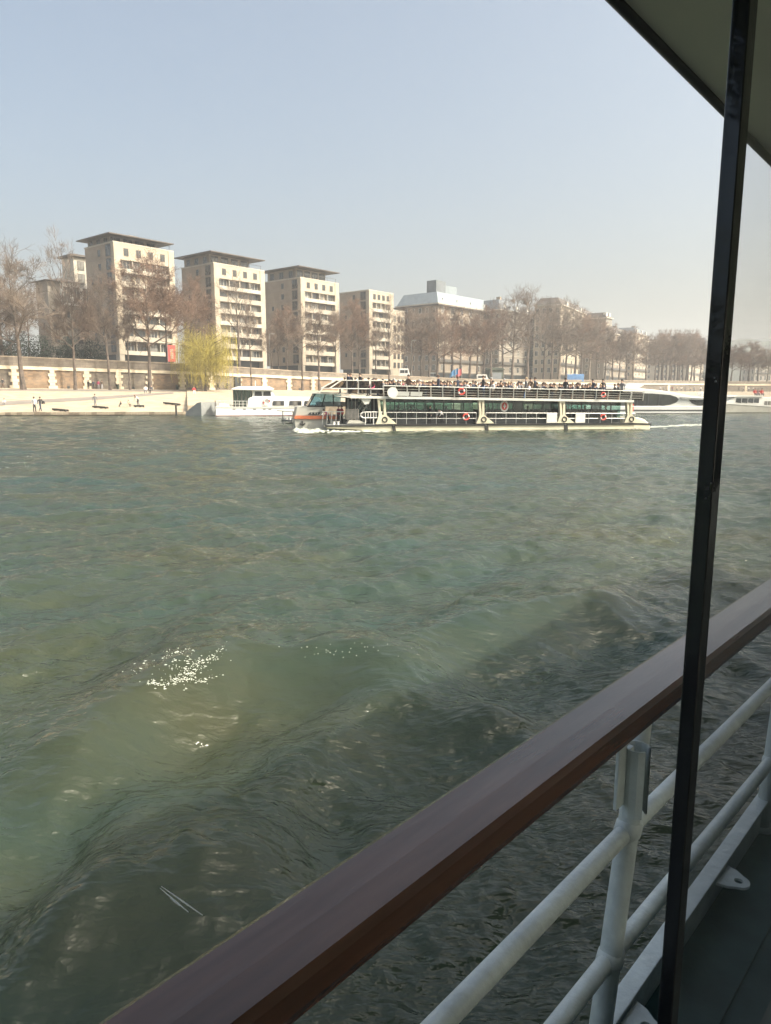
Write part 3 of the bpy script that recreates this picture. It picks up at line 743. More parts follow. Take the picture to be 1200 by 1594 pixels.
T_ = [  # px, offset, top, kind, label, level, width
 (37, 3, 380, 'tall2', 'tallest bare plane tree standing before the quay wall at its left end', 'low', 1.05),
 (118, 3, 432, 'tall', 'bare plane tree before the quay wall, below the cream bay window of the brown house', 'low', .95),
 (172, 3, 430, 'tall', 'straight bare tree before the quay wall, in front of the tallest block shaded side', 'low', .85),
 (203, 2.5, 470, 'slim', 'thin bare tree at the near corner of the tallest block', 'low', .8),
 (234, 4, 402, 'red', 'thick trunked tree with russet twigs covering the tallest block river front', 'low', .95),
 (392, 3, 462, 'slim', 'thin bare tree just right of the dark doorway in the quay wall', 'low', .6),
 (471, 3, 470, 'slim', 'thin bare tree before the quay wall at the corner of the third block', 'low', .9),
 (498, 3, 475, 'slim', 'tall dark stemmed tree in front of the third block river face', 'low', 1.0),
 (606, 3, 462, 'open', 'bare tree before the stepped block, above the boat railing circle sign', 'low', .8),
 (8, 7, 388, 'tall2', 'bare street tree behind the quay wall at the far left edge', 'up', .8),
 (-40, 5, 385, 'tall', 'bare tree cut off by the left frame edge', 'low', .8),
 (70, 8, 415, 'tall', 'bare street tree left of the brown roofed house', 'up', .7),
 (108, 9, 362, 'open', 'wispy tall tree rising above the brown roofed house', 'up', .75),
 (145, 8, 470, 'red', 'russet street tree under the stair tower', 'up', .6),
 (22, 9, 470, 'red', 'russet street tree low behind the wall at the left', 'up', .7),
 (262, 6, 420, 'red', 'russet street tree overlapping the right end of the tallest block', 'up', .8),
 (305, 6, 436, 'red', 'russet tree crown filling the gap above the yellow willow', 'up', .8),
 (374, 5, 424, 'open', 'open limbed bare tree before the second block river face', 'up', .95),
 (424, 5, 500, 'tall', 'small bare street tree at the gap between second and third blocks', 'up', .9),
 (448, 6, 478, 'red', 'russet bare tree before the third block side wall', 'up', .7),
 (522, 6, 478, 'tall', 'bare street tree at the right end of the third block', 'up', .8),
 (548, 6, 470, 'red', 'russet bare tree before the stepped block side wall', 'up', .9),
 (585, 6, 500, 'slim', 'small bare tree before the stepped block river face', 'up', .9),
 (640, 6, 470, 'tall', 'brown crowned street tree at the left end of the glazed-roof block', 'up', 1.1),
 (668, 4, 462, 'tall2', 'dark crowned street tree before the glazed-roof block side wall', 'up', 1.0),
 (690, 8, 485, 'red', 'russet tree at the near corner of the glazed-roof block', 'up', 1.0),
 (716, 5, 488, 'red', 'russet tree above the blue and red flags', 'up', 1.0),
 (742, 8, 485, 'tall', 'brown street tree right of the flags', 'up', 1.1),
 (764, 4, 470, 'red', 'russet tree beside the dark green kiosk', 'up', 1.0),
 (628, 9, 478, 'red', 'russet tree between the stepped block and the glazed-roof block', 'up', 1.0),
 (655, 9, 474, 'tall', 'brown tree behind the first russet tree of the glazed-roof block', 'up', 1.1),
 (680, 3, 492, 'red', 'low russet tree directly left of the dark blue flag', 'up', 1.2),
 (703, 9, 474, 'tall', 'brown tree rising behind the pale blue flag', 'up', 1.1),
 (730, 3, 492, 'red', 'low russet tree right of the red flag', 'up', 1.2),
 (752, 10, 472, 'tall2', 'grey crowned tree above the kiosk left side', 'up', 1.1),
 (782, 9, 462, 'tall', 'tall brown tree right of the kiosk', 'up', 1.1),
 (832, 9, 456, 'tall', 'bare tree closing the gap behind the tallest roofline tree', 'up', 1.1),
 (857, 3, 476, 'broad', 'lower broad bare tree left of the pale trunked plane', 'up', 1.1),
 (880, 9, 472, 'tall', 'bare tree behind the pale trunked plane', 'up', 1.1),
 (904, 3, 482, 'red', 'russet tree over the right end of the blue tarpaulin', 'up', 1.1),
 (928, 8, 490, 'red', 'russet tree left of the dark roofed building', 'up', 1.2),
 (952, 9, 505, 'red', 'russet tree between the two bare trees of the dark roofed building', 'up', 1.2),
 (974, 4, 510, 'tall', 'bare tree at the right corner of the dark roofed building', 'up', 1.2),
 (995, 8, 512, 'tall', 'bare tree above the pilot cabin of the streamlined boat', 'up', 1.2),
 (560, 9, 488, 'tall', 'bare tree at the near corner of the stepped block', 'up', .9),
 (435, 9, 492, 'tall', 'bare tree left of the third block side wall', 'up', .8),
 (90, 7, 500, 'red', 'low russet tree below the bay window of the brown house', 'up', .7),
 (50, 8, 440, 'tall', 'bare street tree behind the tallest quay tree', 'up', .7),
 (-10, 6, 400, 'tall', 'bare tree partly cut by the left frame edge, behind the wall', 'up', .8),
 (796, 6, 449, 'broad', 'tall broad bare tree rising above the grey roofed building', 'up', 1.0),
 (820, 4, 446, 'tall2', 'tallest bare tree over the roofline behind the crowded boat', 'up', 1.0),
 (845, 8, 466, 'broad', 'broad bare tree before the cream corner block side', 'up', .9),
 (868, 4, 462, 'pale', 'pale trunked plane tree before the cream corner block corner', 'up', 1.1),
 (893, 6, 470, 'tall', 'bare tree directly above the blue tarpaulin', 'up', 1.1),
 (915, 4, 484, 'pale', 'leaning pale plane tree right of the blue tarpaulin', 'up', 1.0),
 (940, 6, 498, 'tall', 'bare tree before the dark roofed building, left one', 'up', 1.1),
 (962, 5, 504, 'tall2', 'bare tree before the dark roofed building, right one', 'up', 1.1),
 (984, 7, 508, 'red', 'russet tree before the small cream building', 'up', 1.1),
 (1004, 5, 517, 'tall', 'bare tree at the left end of the clipped tree row', 'up', 1.2),
]
LOWER = {845: 480, 868: 476, 893: 492, 915: 502, 940: 516, 962: 522, 984: 524, 1004: 528, 832: 474, 857: 490, 880: 490, 904: 498, 928: 508, 952: 520, 974: 524, 995: 526, 752: 490, 782: 480, 655: 486, 703: 488, 640: 482, 668: 478, 628: 490, 764: 486, 742: 492}
for a in T_:
    if a[0] in (832, 995, 70, 90): continue
    k = a[3]
    if a[0] > 600 and k in ('tall', 'tall2', 'red'): k = 'far_red' if k == 'red' else 'far'
    tree(a[0], a[1], LOWER.get(a[0], a[2]+3)-(9 if a[0] in LOWER and a[0] > 690 else 3), k, a[4], a[5], a[6])
for i, px in enumerate((1018, 1030, 1043, 1056, 1069)):
    for j in range(3): tree(px+j*5, 5+7*j, 520, 'far_red' if j else 'far', '%s clipped brown tree from the left, %s rank of the even row' % (('first', 'second', 'third', 'fourth', 'fifth')[i], ('front', 'middle', 'back')[j]), 'up', 1.15, 'even row of clipped brown trees')
for i, (px, tp, k) in enumerate(((1088, 540, 'tall'), (1100, 548, 'red'), (1136, 546, 'red'), (1150, 543, 'tall'), (1163, 540, 'red'), (1178, 545, 'broad'), (1192, 552, 'tall'), (1207, 550, 'red'))):
    tree(px, 4+(i % 2)*6, tp-6, k, '%s small far tree ' % ('left', 'right', 'first', 'second', 'third', 'fourth', 'fifth', 'sixth')[i] + ('above the streamlined boat stern, left of the window bar' if px < 1120 else 'from the left in the group right of the window bar'), 'up', 1.4, 'far trees left of the window bar' if px < 1120 else 'far trees right of the window bar')

def willow():
    rng = random.Random(4); Y = wall_Y(320)-7; px = 320; base = Vector((col_x(px, Y), Y, quay_z(px, Y)-.1))
    H = at_y(px, 500, Y).z-base.z; W = (374-280)/2*Y/FOC
    root = empty('willow_tree', base, 0, 'yellow green weeping willow on the quay left of the white motorboat', 'tree')
    t = MB(); t.tube([(0, 0, 0), (.1, 0, H*.2), (0, .1, H*.45), (.2, 0, H*.7)], [.30, .24, .2, .1], 8)
    tips = []
    for k in range(30):
        a = k*2.4; el = rng.uniform(.25, 1.25); L = H*rng.uniform(.28, .50)
        b = Vector((0, 0, H*rng.uniform(.38, .6)))
        d = Vector((math.cos(a)*math.cos(el), math.sin(a)*math.cos(el), math.sin(el)))
        m_ = b+d*L*.6+Vector((0, 0, .2)); e = b+d*L+Vector((math.cos(a), math.sin(a), 0))*W*rng.uniform(.0, .3)
        e.z = min(e.z, H*.97)
        t.tube([b, m_, e], [.09, .06, .03], 4); tips += [b.lerp(m_, .7), m_, m_.lerp(e, .5), e]
    t.build('trunk', M['bark'], root)
    v, f = [], []
    for p in tips*14:
        q = p+Vector((rng.gauss(0, .9), rng.gauss(0, .9), rng.gauss(0, .45)))
        rr = math.hypot(q.x, q.y)
        if rr > W: q.x *= W/rr; q.y *= W/rr
        L = min(q.z-rng.uniform(.6, 3.5) if rng.random() < .25 else q.z*rng.uniform(.2, .55), q.z-.5)
        n = int(L/.28)+1; ph = rng.uniform(0, 6.28); out = Vector((q.x, q.y, 0)).normalized() if rr > .1 else Vector((1, 0, 0))
        for i in range(n):
            z = i*.28; c = q+out*(.35*(1-math.exp(-z)))+Vector((.08*math.sin(z*2+ph), .08*math.cos(z*1.7+ph), -z))
            for s in (1, -1):
                a = ph+i*1.3+s; l = rng.uniform(.14, .24); k = len(v); dr = Vector((math.cos(a), math.sin(a), -.9))*l; wv = Vector((-math.sin(a), math.cos(a), .1))*.042
                v += [tuple(c-wv), tuple(c+wv), tuple(c+dr)]; f.append((k, k+1, k+2))
            k = len(v); v += [tuple(c+Vector((-.012, 0, 0))), tuple(c+Vector((.012, 0, 0))), tuple(c+Vector((0, 0, -.30)))]; f.append((k, k+1, k+2))
    me = bpy.data.meshes.new('foliage'); me.from_pydata(v, [], f); me.materials.append(M['willow']); put('foliage', me, root)
willow()
# dark evergreens behind the wall at the left
def bush(px, off, wpx, top, label):
    rng = random.Random(px); Y = wall_Y(px)+off; z = wtop_z(px)-1; W = wpx*Y/FOC/2; H = at_y(px, top, Y).z-z
    root = empty('evergreen_bush', (col_x(px, Y), Y, z), 0, label, 'bush', 'dark evergreens behind the quay wall')
    v, f = [], []
    for i in range(2600):
        a = rng.uniform(0, 6.28); t = rng.random()**.45; e = math.asin(rng.uniform(0, 1))
        q = Vector((W*t*math.cos(a)*math.cos(e), 2.5*t*math.sin(a)*math.cos(e), H*(.1+.9*t*math.sin(e))))*rng.uniform(.85, 1.1)
        s = rng.uniform(.15, .35); k = len(v)
        A_ = Vector((rng.gauss(0, 1), rng.gauss(0, 1), rng.gauss(0, 1))).normalized()*s; B_ = Vector((rng.gauss(0, 1), rng.gauss(0, 1), rng.gauss(0, 1))).normalized()*s
        v += [tuple(q), tuple(q+A_), tuple(q+B_)]; f.append((k, k+1, k+2))
    me = bpy.data.meshes.new('foliage'); me.from_pydata(v, [], f); me.materials.append(M['hedge']); put('foliage', me, root)
    MB().tube([(0, 0, 0), (0, 0, H*.6)], [.15, .06], 6).build('trunk', M['bark'], root)
for px, wp, tp, lb in ((38, 44, 508, 'dark evergreen mass behind the tallest plane tree at the left'), (-22, 44, 512, 'dark evergreen partly outside the left frame edge'), (12, 40, 520, 'dark evergreen bush behind the wall at the left frame edge'), (72, 50, 518, 'wide dark evergreen behind the wall below the brown house'), (112, 40, 524, 'dark evergreen between two plane trunks left of the tallest block'), (150, 46, 522, 'dark evergreen at the foot of the tallest block shaded side'), (1098, 20, 572, 'low evergreen left of the window bar behind the far tour boat')):
    bush(px, 8, wp, tp, lb)

# ------------------------------------------------------------------ people
ORD = 'first second third fourth fifth sixth seventh eighth ninth tenth eleventh twelfth thirteenth fourteenth fifteenth sixteenth seventeenth eighteenth nineteenth twentieth twenty-first twenty-second twenty-third'.split()
PM = {}
def person_mesh(key, pose, seed=0):
    J = {  # joints: (x, y, z, radius)
     'stand': dict(pel=(0, 0, .95, .15), ch=(0, .02, 1.28, .17), nk=(0, .02, 1.47, .06), hd=(0, 0, 1.60, .095), tp=(0, 0, 1.70, .085),
        kl=(-.10, -.02, .50, .075), al=(-.11, .02, .08, .05), tl=(-.11, -.14, .04, .04), kr=(.10, .03, .50, .075), ar=(.11, .05, .08, .05), tr=(.11, -.10, .04, .04),
        sl=(-.20, .02, 1.38, .065), el=(-.26, .03, 1.10, .048), wl=(-.25, -.06, .86, .035), hl=(-.25, -.09, .78, .035),
        sr=(.20, .02, 1.38, .065), er=(.27, .04, 1.10, .048), wr=(.26, -.05, .86, .035), hr=(.26, -.08, .78, .035)),
     'walk': dict(pel=(0, 0, .93, .15), ch=(0, -.03, 1.27, .17), nk=(0, -.04, 1.46, .06), hd=(0, -.07, 1.59, .095), tp=(0, -.07, 1.69, .085),
        kl=(-.10, -.22, .52, .075), al=(-.11, -.30, .10, .05), tl=(-.11, -.44, .06, .04), kr=(.10, .10, .48, .075), ar=(.11, .38, .14, .05), tr=(.11, .30, .04, .04),
        sl=(-.20, -.02, 1.38, .065), el=(-.26, .14, 1.12, .048), wl=(-.25, .12, .88, .035), hl=(-.25, .10, .80, .035),
        sr=(.20, -.03, 1.38, .065), er=(.27, -.14, 1.12, .048), wr=(.24, -.32, .96, .035), hr=(.23, -.38, .90, .035)),
     'sit': dict(pel=(0, 0, .52, .16), ch=(0, .0, .88, .18), nk=(0, -.02, 1.08, .06), hd=(0, -.04, 1.21, .10), tp=(0, -.04, 1.31, .088),
        kl=(-.13, -.42, .50, .08), al=(-.13, -.42, .10, .05), tl=(-.13, -.56, .05, .04), kr=(.13, -.42, .50, .08), ar=(.13, -.40, .10, .05), tr=(.13, -.54, .05, .04),
        sl=(-.21, 0, .98, .07), el=(-.27, -.08, .72, .05), wl=(-.17, -.30, .62, .036), hl=(-.13, -.36, .62, .035),
        sr=(.21, 0, .98, .07), er=(.28, -.06, .72, .05), wr=(.18, -.28, .60, .036), hr=(.14, -.34, .60, .035)),
     'bend': dict(pel=(0, .05, .90, .15), ch=(0, -.22, 1.12, .17), nk=(0, -.36, 1.20, .06), hd=(0, -.45, 1.26, .095), tp=(0, -.50, 1.34, .085),
        kl=(-.10, -.06, .48, .075), al=(-.11, .04, .08, .05), tl=(-.11, -.10, .04, .04), kr=(.10, .0, .48, .075), ar=(.11, .10, .08, .05), tr=(.11, -.04, .04, .04),
        sl=(-.19, -.28, 1.16, .065), el=(-.24, -.38, .92, .048), wl=(-.18, -.46, .72, .035), hl=(-.16, -.48, .64, .035),
        sr=(.19, -.28, 1.16, .065), er=(.24, -.36, .92, .048), wr=(.16, -.50, .76, .035), hr=(.13, -.54, .70, .035))}[pose]
    order = list(J); E_ = [('pel', 'ch'), ('ch', 'nk'), ('nk', 'hd'), ('hd', 'tp'), ('pel', 'kl'), ('kl', 'al'), ('al', 'tl'), ('pel', 'kr'), ('kr', 'ar'), ('ar', 'tr'),
         ('ch', 'sl'), ('sl', 'el'), ('el', 'wl'), ('wl', 'hl'), ('ch', 'sr'), ('sr', 'er'), ('er', 'wr'), ('wr', 'hr')]
    me = bpy.data.meshes.new('person'); me.from_pydata([J[k][:3] for k in order], [(order.index(a), order.index(b)) for a, b in E_], [])
    o = bpy.data.objects.new('tmp', me); COL.objects.link(o)
    o.modifiers.new('s', 'SKIN'); sub = o.modifiers.new('u', 'SUBSURF'); sub.levels = 1
    for i, k in enumerate(order):
        sv = me.skin_vertices[0].data[i]; r_ = J[k][3]; sv.radius = (r_, r_*(.72 if k in ('ch', 'pel') else 1)); sv.use_root = (i == 0)
    dg = bpy.context.evaluated_depsgraph_get(); ev = bpy.data.meshes.new_from_object(o.evaluated_get(dg))
    bpy.data.objects.remove(o)
    ev.materials.clear()
    for q in ('c_black', 'c_navy', 'skin', 'hairm'): ev.materials.append(M[q])
    pz = J['pel'][2]; hz = Vector(J['hd'][:3]); hands = [Vector(J[k][:3]) for k in ('hl', 'hr')]
    for p in ev.polygons:
        c = p.center; p.use_smooth = True
        if min((c-h).length for h in hands) < .075: p.material_index = 2
        elif (c-hz).length < .19 and c.z > J['nk'][2]-.02:
            p.material_index = 2
        elif pose == 'sit' and (c.z < pz-.06 or c.y < -.20) and c.z < .60: p.material_index = 1
        elif pose != 'sit' and c.z < pz-.04 and min(abs(c.x-J['el'][0]), abs(c.x-J['er'][0])) > .06: p.material_index = 1
        else: p.material_index = 0
    # hair: a cap over the head
    h = MB(); c0 = hz+Vector((0, .025, .045)); n1, n2 = 8, 4; k0 = 0
    for i in range(n2+1):
        ph = (i/n2)*R(105)
        for j in range(n1):
            a = 2*math.pi*j/n1; yy = math.sin(ph)*math.sin(a)
            h.v.append(tuple(c0+Vector((.108*math.sin(ph)*math.cos(a), .118*yy+(.012 if yy > 0 else 0), .112*math.cos(ph)-(.03 if yy > .3 else 0)))))
    for i in range(n2):
        for j in range(n1): h.f.append((i*n1+j, i*n1+(j+1) % n1, (i+1)*n1+(j+1) % n1, (i+1)*n1+j)); h.mi.append(0)
    PM[key] = (ev, h.mesh('hair', M['hairm'], True))
for k_ in ('stand', 'walk', 'sit', 'bend'): person_mesh(k_, k_)
HAIRS = [M['hairm'], M['hairm'], mat('brown_hair', (.10, .06, .035), .6, .2, 3), mat('fair_hair', (.36, .26, .15), .6, .2, 3), mat('grey_hair', (.35, .34, .33), .6, .2, 3)]
def person(loc, face, pose, top, legs, label, group=None, hair=0, sc=1.0):
    """face: heading in radians (0 looks toward -Y, toward the viewer)"""
    a, b = PM[pose]; o = put('person', a, None, loc, face, (sc, sc, sc)); tag(o, label, 'person', group)
    for i, mname in ((0, top), (1, legs)):
        o.material_slots[i].link = 'OBJECT'; o.material_slots[i].material = M['c_'+mname]
    h = put('hair', b, o); h.material_slots[0].link = 'OBJECT'; h.material_slots[0].material = HAIRS[hair]
    return o
def quay_person(px, py, pose, top, legs, label, face=0, sc=1.08, group=None):
    P = on_quay2(px, py); P.z = quay_z_at(P)
    if pose == 'sit': pass
    return person(P, face, pose, top, legs, label, group, random.randrange(3), sc)
quay_person(52, 641, 'stand', 'white', 'black', 'person in white jacket and dark trousers at the water edge', R(180), 1.22)
quay_person(61, 639.5, 'walk', 'black', 'navy', 'person in black carrying a dark bag beside the person in white', R(60), 1.15)
quay_person(147, 633, 'stand', 'grey', 'grey', 'person in grey standing above the middle mooring beam', R(20), 1.1)
quay_person(214, 631.5, 'bend', 'pale', 'grey', 'person in pale clothes leaning beside the quay bench', R(-40), 1.2)
quay_person(199, 633, 'sit', 'beige', 'brown', 'small seated person in beige left of the leaning person', R(60), .8)
quay_person(187, 633, 'sit', 'black', 'black', 'small dark seated person at the water side, left of the one in beige', R(-30), .65)
for i, (px, c, l_) in enumerate(((138.5, 'black', 'person in black at the left of the four by the wall'), (146, 'navy', 'person in dark blue, second of the four by the wall'), (154, 'pink', 'person in pink, third of the four by the wall'), (159.5, 'brown', 'person in brown, at the right of the four by the wall'))):
    quay_person(px, 605.3, 'stand', c, 'black' if i < 2 else 'pale', l_, R(20*i-30), 1.0)
quay_person(5, 605, 'walk', 'black', 'brown', 'person in black walking by the wall at the left frame edge', R(90))
quay_person(227, 612.5, 'sit', 'white', 'grey', 'seated person in white left of the thick tree trunk', R(10), 1.2)
quay_person(236, 612.5, 'sit', 'grey', 'black', 'seated person in grey right of the thick tree trunk', R(-20), 1.2)
quay_person(302, 613.5, 'sit', 'red', 'white', 'seated person in red and white below the yellow willow', R(20), 1.1)
quay_person(340, 606.5, 'walk', 'black', 'black', 'person in black under the right side of the willow', R(-70))
quay_person(354, 606.5, 'stand', 'navy', 'black', 'person in dark blue standing right of the willow', R(10))
quay_person(5.5, 631, 'sit', 'pale', 'grey', 'small pale seated person at the left frame edge on the quay', R(10), .8)
# dark bag of the second person
P_ = on_quay2(66, 636.5); q = MB().prism([(-.22, 0), (.22, 0), (.17, .36), (.06, .40), (-.06, .40), (-.17, .36)], -.1, .1)
b_ = empty('shoulder_bag', (P_.x, P_.y, quay_z_at(P_)+.75), 0, 'dark shoulder bag carried by the person in black', 'bag')
q.build('bag_body', M['c_black'], b_, bevel=.02); MB().tube([(-.12, 0, .38), (-.15, 0, .65), (-.25, 0, .75), (-.12, .05, .45)], .015, 5).build('strap', M['c_brown'], b_)

# things on the quay
def mooring_beam(px0, py0, px1, py1, label):
    A, B = on_quay2(px0, py0), on_quay2(px1, py1); A.z = quay_z_at(A)+.2; B.z = quay_z_at(B)+.2
    root = empty('mooring_beam', A, 0, label, 'beam', 'dark timber beams lying on the quay slope')
    d = B-A; L = d.length; T = d.to_track_quat('X', 'Z').to_matrix()
    MB().box(0, L, -.12, .12, -.1, .12, T=lambda p: T @ p).build('timber', M['black_rubber'], root)
    MB().box(.1, L*.95, .35, .55, -.12, .1, T=lambda p: T @ p).build('timber', M['bark'], root)
    for t in (.1, .55, .9): MB().box(L*t, L*t+.15, -.05, .5, -.22, -.1, T=lambda p: T @ p).build('crosspiece', M['bark'], root)
mooring_beam(80, 638.5, 101, 640.5, 'dark timber beam on the quay right of the two standing people')
mooring_beam(143, 634.5, 164, 636, 'dark timber beam below the person in grey')
mooring_beam(207, 633.5, 223, 633.5, 'dark timber beam under the leaning person')
mooring_beam(254, 628.5, 277, 631, 'long dark timber beam reaching to the mooring post')
P_ = on_quay2(278, 641); r_ = empty('mooring_post', (P_.x, P_.y-1.6, -.6), 0, 'dark wooden mooring post in the water left of the slipway', 'post')
MB().tube([(0, 0, 0), (0, 0, 2.0)], .13, 8).build('post_shaft', M['black_rubber'], r_); MB().tube([(0, 0, 2.0), (0, 0, 2.08)], [.16, .10], 8).build('post_cap', M['bark'], r_)
for px, lb in ((184, 'small dark litter bin at the wall foot right of the group of four'), (276, 'small dark litter bin by the pilaster left of the willow')):
    P_ = on_quay2(px, 606); r_ = empty('litter_bin', P_, 0, lb, 'bin'); MB().tube([(0, 0, 0), (0, 0, .9)], [.25, .3], 8).build('bin_body', M['hedge'], r_); MB().tube([(0, 0, .9), (0, 0, 1.0)], [.32, .2], 8).build('lid', M['black_rubber'], r_)

# street furniture above the wall
def street_at(px, off=3): Y = wall_Y(px)+off; return Vector((col_x(px, Y), Y, wtop_z(px)-1))
def banner():
    Y = wall_Y(266)+5; A = at_y(262, 563, Y); B = at_y(270.5, 537, Y); zb = wtop_z(266)-1
    r = empty('banner', (A.x, Y, zb), R(35), 'tall red banner with white lettering marks before the tallest block', 'banner')
    w_ = (B.x-A.x)/math.cos(R(35)); h0, h1 = A.z-zb, B.z-zb
    q = MB(); n = 8
    for i in range(n): q.box(0, w_, -.03+.05*math.sin(i), .0+.05*math.sin(i), h0+(h1-h0)*i/n, h0+(h1-h0)*(i+1)/n)
    q.build('banner_cloth', M['c_red2'], r); MB().tube([(-.08, 0, 0), (-.08, 0, h1+.3)], .05, 6).build('pole', M['steel'], r)
    for k in range(5): MB().box(w_*.3, w_*.7, -.09, -.082, h0+(h1-h0)*(.2+.12*k), h0+(h1-h0)*(.26+.12*k)).build('lettering', M['frame_white'], r)
M['c_red2'] = mat('red_banner_cloth', (.62, .10, .09), .7, .1, 1)
banner()
def flag(px, y0, y1, m, label, base):
    Y = wall_Y(px)+2; A = at_y(px, y0, Y); zb = wtop_z(px)-1; r = empty('flag', (A.x, Y, zb), 0, label, 'flag')
    h1 = A.z-zb; h0 = at_y(px, y1, Y).z-zb
    MB().tube([(0, 0, 0), (0, 0, h1+.4)], .06, 6).build('pole', M['steel'], r)
    q = MB(); n = 7; L = 2.3
    for i in range(n):
        f = lambda t: (-L*t*.75, .25*math.sin(t*7), -1.4*t*t*1.1)
        a, b = f(i/n), f((i+1)/n); H_ = (h1-h0)*.62
        q.face([(a[0], a[1], h1+a[2]-H_), (b[0], b[1], h1+b[2]-H_), (b[0], b[1], h1+b[2]), (a[0], a[1], h1+a[2])], 0 if i < n*.6 or len(m) < 2 else 1)
    q.build('flag_cloth', m, r)
M['flag_blue'] = mat('blue_flag', (.08, .25, .50), .7, .1, 2); M['flag_red'] = mat('red_flag', (.60, .10, .12), .7, .1, 2)
flag(709, 575, 588, [M['flag_blue']], 'dark blue flag at the left of the flag group over the crowded boat', 0)
flag(713.5, 573, 588, [M['flag_blue'], M['c_white']], 'pale blue and white flag between the dark blue and red ones', 0)
flag(719, 574, 590, [M['flag_red']], 'red flag at the right of the flag group over the crowded boat', 0)
def van(px0, px1, py_base, py_top, label, m):
    Y = wall_Y((px0+px1)/2)+4; A = at_y(px0, py_base, Y); B = at_y(px1, py_base, Y); L = B.x-A.x; zb = wtop_z(px0)-1
    H = at_y(px0, py_top, Y).z-zb
    r = empty('parked_van', (A.x, Y, zb), 0, label, 'van')
    MB().prism([(0, .35), (L, .35), (L, H*.55), (L*.93, H*.62), (L*.84, H), (L*.06, H), (0, H*.93)], 0, 1.9).build('body', M[m], r, bevel=.06)
    MB().box(L*.1, L*.5, -.02, -.004, H*.58, H*.86).build('side_window', M['win'], r); MB().box(L*.54, L*.8, -.02, -.004, H*.58, H*.86).build('side_window', M['win'], r)
    for x in (L*.2, L*.8):
        for y in (.02, 1.7): 
            w_ = MB().prism([(x+.34*math.cos(a*.5236), .34+.34*math.sin(a*.5236)) for a in range(12)], y-.05, y+.2).build('wheel', M['black_rubber'], r)
            MB().prism([(x+.18*math.cos(a*.785), .34+.18*math.sin(a*.785)) for a in range(8)], y-.07, y-.052).build('rim', M['steel'], w_)
van(621, 638, 586, 573.5, 'white van parked on the street behind the wall, above the boat front', 'white')
van(742, 760, 594, 583, 'white van on the street left of the dark green kiosk', 'white')
van(666, 682, 590, 580, 'grey van parked left of the three flags', 'deck_grey')
# kiosk and tarpaulin
P_ = street_at(772, 5); r_ = empty('kiosk', P_, R(20), 'dark green closed kiosk between trees above the crowded boat', 'kiosk')
MB().box(-2.5, 2.5, 0, 3, 0, 4.0).build('wall', M['hedge'], r_); MB().prism([(-2.9, 4.0), (2.9, 4.0), (2.0, 4.7), (-2.0, 4.7)], -.4, 3.4).build('roof', M['hedge'], r_)
MB().box(-1.8, 1.8, -.06, -.004, 1.0, 3.2).build('shutter', M['zinc'], r_)
P_ = street_at(895, 2); r_ = empty('tarpaulin_stall', (P_.x, P_.y, P_.z), 0, 'bright blue tarpaulin stall behind the wall above the boat', 'stall')
q = MB(); n = 8
for i in range(n):
    x0, x1 = -2.9+5.8*i/n, -2.9+5.8*(i+1)/n; h = lambda x: 2.9-.25*abs(math.sin(x*1.1))
    q.face([(x0, 0, .4), (x1, 0, .4), (x1, 0, h(x1)), (x0, 0, h(x0))]); q.face([(x0, 0, h(x0)), (x1, 0, h(x1)), (x1, 2.4, h(x1)+.3), (x0, 2.4, h(x0)+.3)])
q.build('tarpaulin', mat('blue_tarpaulin', (.10, .24, .50), .5, .15, 1), r_)
for x in (-2.9, 2.9):
    for y in (.05, 2.4): MB().tube([(x, y, 0), (x, y, 3.1)], .05, 6).build('leg', M['steel'], r_)
# lamp posts on the street
for px, tp, lb in ((322, 548, 'thin street lamp behind the wall right of the willow trunk'), (421, 520, 'pale street lamp at the gap between second and third blocks'), (640, 530, 'street lamp above the boat front railing'), (905, 520, 'tall street lamp right of the blue tarpaulin')):
    P_ = street_at(px, 1.5); H_ = at_y(px, tp, P_.y).z-P_.z; r_ = empty('street_lamp', P_, 0, lb, 'street lamp')
    MB().tube([(0, 0, 0), (0, 0, H_*.9), (.1, 0, H_)], [.09, .06, .04], 6).build('pole', M['deck_grey'], r_)
    MB().tube([(.1, 0, H_), (.9, 0, H_+.1)], .04, 5).build('arm', M['deck_grey'], r_); MB().box(.7, 1.3, -.12, .12, H_-.02, H_+.12).build('lamp_head', M['deck_grey'], r_)
# people along the far right quay
for i, (px, py) in enumerate([(1027, 612), (1033, 612), (1038, 613), (1046, 612), (1053, 611), (1060, 612), (1066, 611), (1074, 612), (1080, 611), (1090, 612), (1150, 612), (1157, 612), (1165, 611), (1172, 612)]):
    left = px < 1120
    P_ = street_at(px, -3); P_.z = wtop_z(px)-1.0-1.5
    P_ = Vector((col_x(px, wall_Y(px)-8), wall_Y(px)-8, quay_z(px, wall_Y(px)-8)))
    person(P_, R(random.uniform(-90, 90)), random.choice(['stand', 'walk']), random.choice(['black', 'pale', 'beige', 'grey', 'maroon', 'white']), 'navy',
           '%s of the tiny people on quay ' % ORD[i if left else i-10] + ('behind the streamlined boat, counted from left' if left else 'behind the white cabin cruiser, counted from left'), 'strollers far off ' + ('left of the window bar' if left else 'right of the window bar'), random.randrange(4), 1.25)

